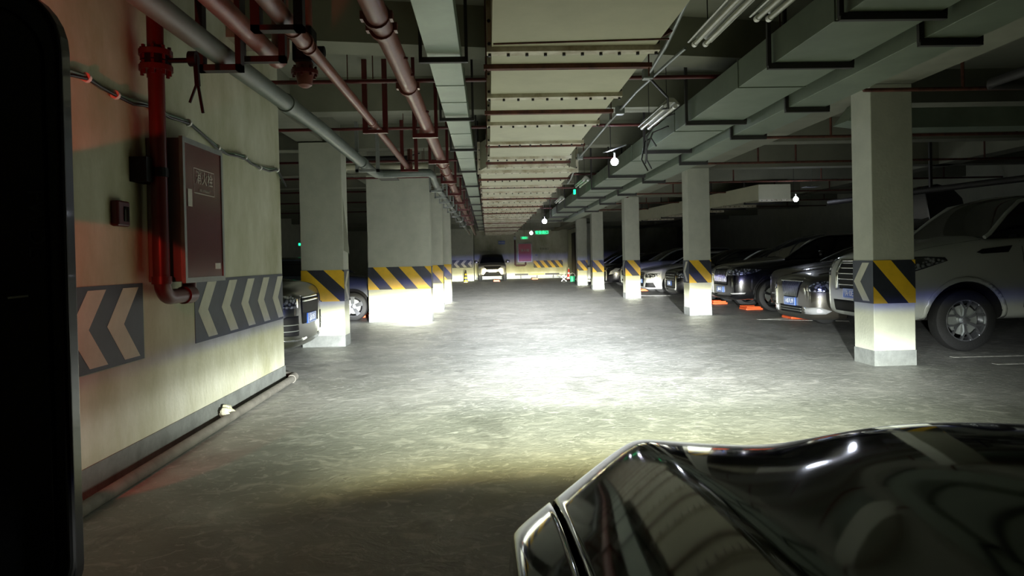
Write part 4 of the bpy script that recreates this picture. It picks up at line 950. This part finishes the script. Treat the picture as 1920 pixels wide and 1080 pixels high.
m = MB(); m.box(3.5,4.1,48.98,49,1.92,2.0); t = thing('wall_notice', (3.8,49,1.9), 'faint small writing on the far wall above the striped band', 'sign')
text('lettering', '安全出口', .16, darkst, frame((3.85,48.99,2.0), (1,0,0), (0,0,1)), t)
t = thing('wall_light', (3.3,48.95,1.6), 'small round call point glinting on the far wall', 'alarm')
B(3.22,3.38,48.93,49,1.52,1.64).build('housing', lens_m, t, bevel=.01)
m = MB()
for x in (2.2, 3.3, 4.4):
    m.box(x-.03,x+.03,48.6,48.66,0,.30)
t = thing('wheel_stop', (3.3,48.6,0), 'grey and yellow bumper rail low along the far wall', 'rail')
for nm, x0, x1, mm in (('rail',1.8,2.7,darkst),('rail',2.75,3.8,yellow),('rail',3.85,4.8,darkst)): B(x0,x1,48.58,48.66,.22,.34).build(nm, mm, t)
for x in (2.2, 3.3, 4.4): B(x-.03,x+.03,48.6,48.66,0,.3).build('post', darkst, t)
# left far recess wall panel + bollard cone
m = MB(); m.box(-2.3, -1.0, 46.19, 46.2, .85, 1.35, 0); chevrons(m, (-2.25,46.185,.85), (1,0,0), 1.2, .5, [.05,.5,.95], .2, .2, 1)
tag(m.build('chevron_panel', [slate, cream], origin=(-1.6,46.2,1.1)), 'distant slate chevron panel on the dark wall behind the yellow cone', 'wall marking')
t = thing('bollard_cone', (-1.35, 43.2, 0), 'slim yellow and black traffic cone left of the beige crossover', 'cone')
m = MB(); m.lathe([(.17,.0),(.17,.03),(.11,.035)], (-1.35,43.2,0), (0,0,1), 4); m.build('base', black_p, t)
m = MB()
for k in range(7):
    r0, r1 = .125-.013*k, .125-.013*(k+1); m.lathe([(r0,.03+.1*k),(r1,.03+.1*(k+1))], (-1.35,43.2,0), (0,0,1), 16, 0 if k % 2 == 0 and k < 6 else 1)
m.build('cone', [yellow, black_p], t, True)
t = thing('traffic_cone', (5.1, 45.5, 0), 'red and white traffic cone at the far right doorway', 'cone')
m = MB(); m.lathe([(.2,.0),(.2,.03),(.14,.035)], (5.1,45.5,0), (0,0,1), 4); m.build('base', cone_red, t)
m = MB()
for k in range(7):
    r0, r1 = .13-.016*k, .13-.016*(k+1); m.lathe([(r0,.03+.1*k),(r1,.03+.1*(k+1))], (5.1,45.5,0), (0,0,1), 16, 0 if k % 3 else 1)
m.build('cone', [cone_red, white_pl], t, True)
# right side doorway wall beyond the fifth pillar
struct(B(5.45, 5.7, 39.5, 49, 0, 3.2).build('wall_right_far', pillar_m))
for k, y in enumerate([40.3, 42.6, 44.6]):
    m = MB(); m.box(5.40,5.45,y,y+1.7,0,2.9); struct(m.build('door_%d' % (k+1), blackrub))
t = thing('bucket', (4.72, 40.6, 0), 'small green bucket by the clutter at the far right', 'bucket')
m = MB(); m.lathe([(.0,.0),(.12,.0),(.16,.30),(.165,.30),(.15,.28),(.11,.02)], (4.75,40.6,0), (0,0,1), 18); m.build('pail', mat('bucket_green', (.02,.28,.12), .4), t, True)
m = MB(); m.tube([(4.6,40.6,.3),(4.62,40.6,.42),(4.75,40.6,.48),(4.88,40.6,.42),(4.9,40.6,.3)], .008, 6); m.build('bail', white_pl, t)
t = thing('folding_stool', (4.3, 41.0, 0), 'small white folding stool beside the green bucket', 'stool')
B(4.12,4.48,40.85,41.15,.28,.31).build('seat', white_pl, t, bevel=.008)
for a, b in (((4.14,40.9),(4.44,40.9)),((4.46,40.9),(4.16,40.9)),((4.14,41.1),(4.44,41.1)),((4.46,41.1),(4.16,41.1))):
    m = MB(); m.tube([(a[0],a[1],.28),(b[0],b[1],.015)], .014, 8); m.build('leg', white_pl, t, True)
for k, (x, y, r) in enumerate([(5.0,40.2,.12),(5.18,39.9,.10)]):
    m = MB(); m.lathe([(0,-r),(r*.7,-r*.8),(r,-.1*r),(r*.7,.6*r),(.02,r*.9),(.03,r*1.3),(0,r*1.3)], (x,y,r), (.1,0,1), 9)
    tag(m.build('plastic_bag', white_pl, None, True, origin=(x,y,0)), ['tied white plastic bag beside the green bucket','smaller tied white bag nearest the fifth pillar'][k], 'bag')
# convex dark tailgate raised in the back row
t = thing('parked_car_back', (11.5, 16, 0), 'dark car in the back row with its tailgate raised, behind the nearest right pillar', 'car')
t.name = 'dark_hatchback'
m = MB(); m.prism([(10.8,15.2,.25),(10.8,15.2,1.5),(11.0,15.2,1.75),(12.6,15.2,1.75),(12.9,15.2,1.2),(12.9,15.2,.25)], (0,1.7,0)); m.build('body', black_car, t, bevel=.06)
m = MB(); m.prism([(9.75,15.5,1.78),(10.1,15.5,1.72),(10.42,15.5,1.9),(10.52,15.5,2.18),(10.46,15.5,2.44),(10.24,15.5,2.66),(9.9,15.5,2.76),(9.6,15.5,2.68)], (0,1.3,0)); m.build('tailgate', black_car, t, bevel=.03)
m = MB(); m.tube([(10.3,15.6,1.9),(11.0,15.6,1.7)], .03, 8); m.build('gas_strut', darkst, t, True)
for yy in (15.3, 16.7):
    m = MB(); m.lathe([(.01,0),(.3,0),(.31,.1),(.3,.2),(.01,.2)], (11.3,yy,.31), (0,1,0), 24); m.build('wheel', rubber, t, True)

# ---------------------------------------------------------------- foreground black car: hood and fender at the lower right
t = thing('foreground_car', (1.0, 1.0, 0), 'glossy black car hood and fender filling the lower right corner', 'car')
gl_black = mat('gloss_black_paint', (.003,.0035,.0035), .06, spec=.5)

# each column: silhouette point (x, y, z) at the nose and the height gained towards the cowl; rows run back from the nose
front = [(.036,1.40,.775,.05), (.115,1.492,.797,.06), (.22,1.615,.826,.06), (.325,1.737,.852,.055), (.365,1.755,.855,.05), (.44,1.722,.853,.045),
         (.54,1.69,.852,.04), (.63,1.665,.853,.045), (.72,1.655,.866,.06), (.85,1.67,.884,.07), (1.03,1.685,.893,.075)]
cols = []
for x, y, z, gain in front:
    cols.append([(x, y+.05, z-.042), (x, y, z), (x*.99, y-.06, z+.014), (x*.985, y-.16, z+.036), (x*.98, y-.30, z+.056), (x*.97, y-.5, z+.066+gain*.3), (x*.96, y-.95, z+.070+gain*.6), (x*.96, y-1.6, z+.070+gain*.9), (x*.96, y-2.5, z+.070+gain*1.1)])
full = cols + [[(2.06-x, y, z) for x, y, z in c_] for c_ in cols[:-1][::-1]]
def sheet(name, colset, mt, extra_front=None, thick=.012, sub=3):
    m = MB(); R = len(colset[0]); vs = [p for c_ in colset for p in c_]
    m.add(vs, [(i*R+j, (i+1)*R+j, (i+1)*R+j+1, i*R+j+1) for i in range(len(colset)-1) for j in range(R-1)])
    o = m.build(name, mt, t, False)
    for p in o.data.polygons: p.use_smooth = True
    if sum(p.normal.z for p in o.data.polygons) < 0: o.data.flip_normals()
    b = o.modifiers.new('s', 'SUBSURF'); b.levels = sub; b.render_levels = sub; b.boundary_smooth = 'PRESERVE_CORNERS'
    so = o.modifiers.new('t', 'SOLIDIFY'); so.thickness = thick; so.offset = -1
    return o
def edge_col(c_, dx, dy, dz): return [(x+dx, y+dy*(1 if i == 0 else 0), z+dz) for i, (x, y, z) in enumerate(c_)]
flank = [[(x+ox, y-(.02 if i == 0 else 0)*k, z-oz) for i, (x, y, z) in enumerate(cols[0])] for k, (ox, oz) in enumerate([(-.004,.02),(-.012,.10),(-.015,.25),(-.01,.40),(.01,.55)])][::-1]
sheet('fender', flank + [cols[0], cols[1]], gl_black)
hood_cols = [[(x+.010, y+.008, z+.001) for x, y, z in cols[1]]] + full[2:-2]
sheet('hood', hood_cols, gl_black)
sheet('fender', [full[-2], full[-1]] + [[(2.06-x, y, z) for x, y, z in c_] for c_ in flank[::-1]], gl_black)
# nose: drops from the hood edge to the bumper
m = MB(); F0 = [c_[0] for c_ in [flank[0]] + full + [[(2.06-x, y, z) for x, y, z in flank[0]]]]
rows = []
for dz, dy in ((0.,0.),(-.025,.035),(-.09,.085),(-.22,.12),(-.40,.16),(-.55,.10)):
    rows.append([(x, y+dy*(1 if 0 < i < len(F0)-1 else .4), max(.2, (z if 0 < i < len(F0)-1 else .78)+dz)) for i, (x, y, z) in enumerate(F0)])
n = len(F0); m.add([p for r in rows for p in r], [(i*n+j, i*n+j+1, (i+1)*n+j+1, (i+1)*n+j) for i in range(len(rows)-1) for j in range(n-1)])
o = m.build('front_bumper', gl_black, t, False)
for p in o.data.polygons: p.use_smooth = True
b = o.modifiers.new('s', 'SUBSURF'); b.levels = 2; b.render_levels = 2; b.boundary_smooth = 'PRESERVE_CORNERS'
for x in (.42, 1.62):
    m = MB(); m.lathe([(0,.0),(.05,.0),(.065,-.02),(.07,-.06)], (x, 1.95, .64), (0,1,0), 18); m.build('headlamp', lens_m, t, True)

# repeats share a group
for o in C.objects:
    if o.parent is None and 'category' in o.keys() and 'group' not in o.keys():
        k = o.name.split('.')[0]
        g = {'pillar': 'hazard striped pillars', 'sprinkler_pipe': 'crossing sprinkler pipes', 'fluorescent_lamp': 'twin tube fluorescent lamps',
             'light_bulb': 'lit bare bulbs', 'exit_sign': 'green exit lights', 'chevron_panel': 'slate chevron panels', 'steel_duct': 'green ducts on the right',
             'plastic_bag': 'tied plastic bags at the far right'}.get(k)
        if g: o['group'] = g
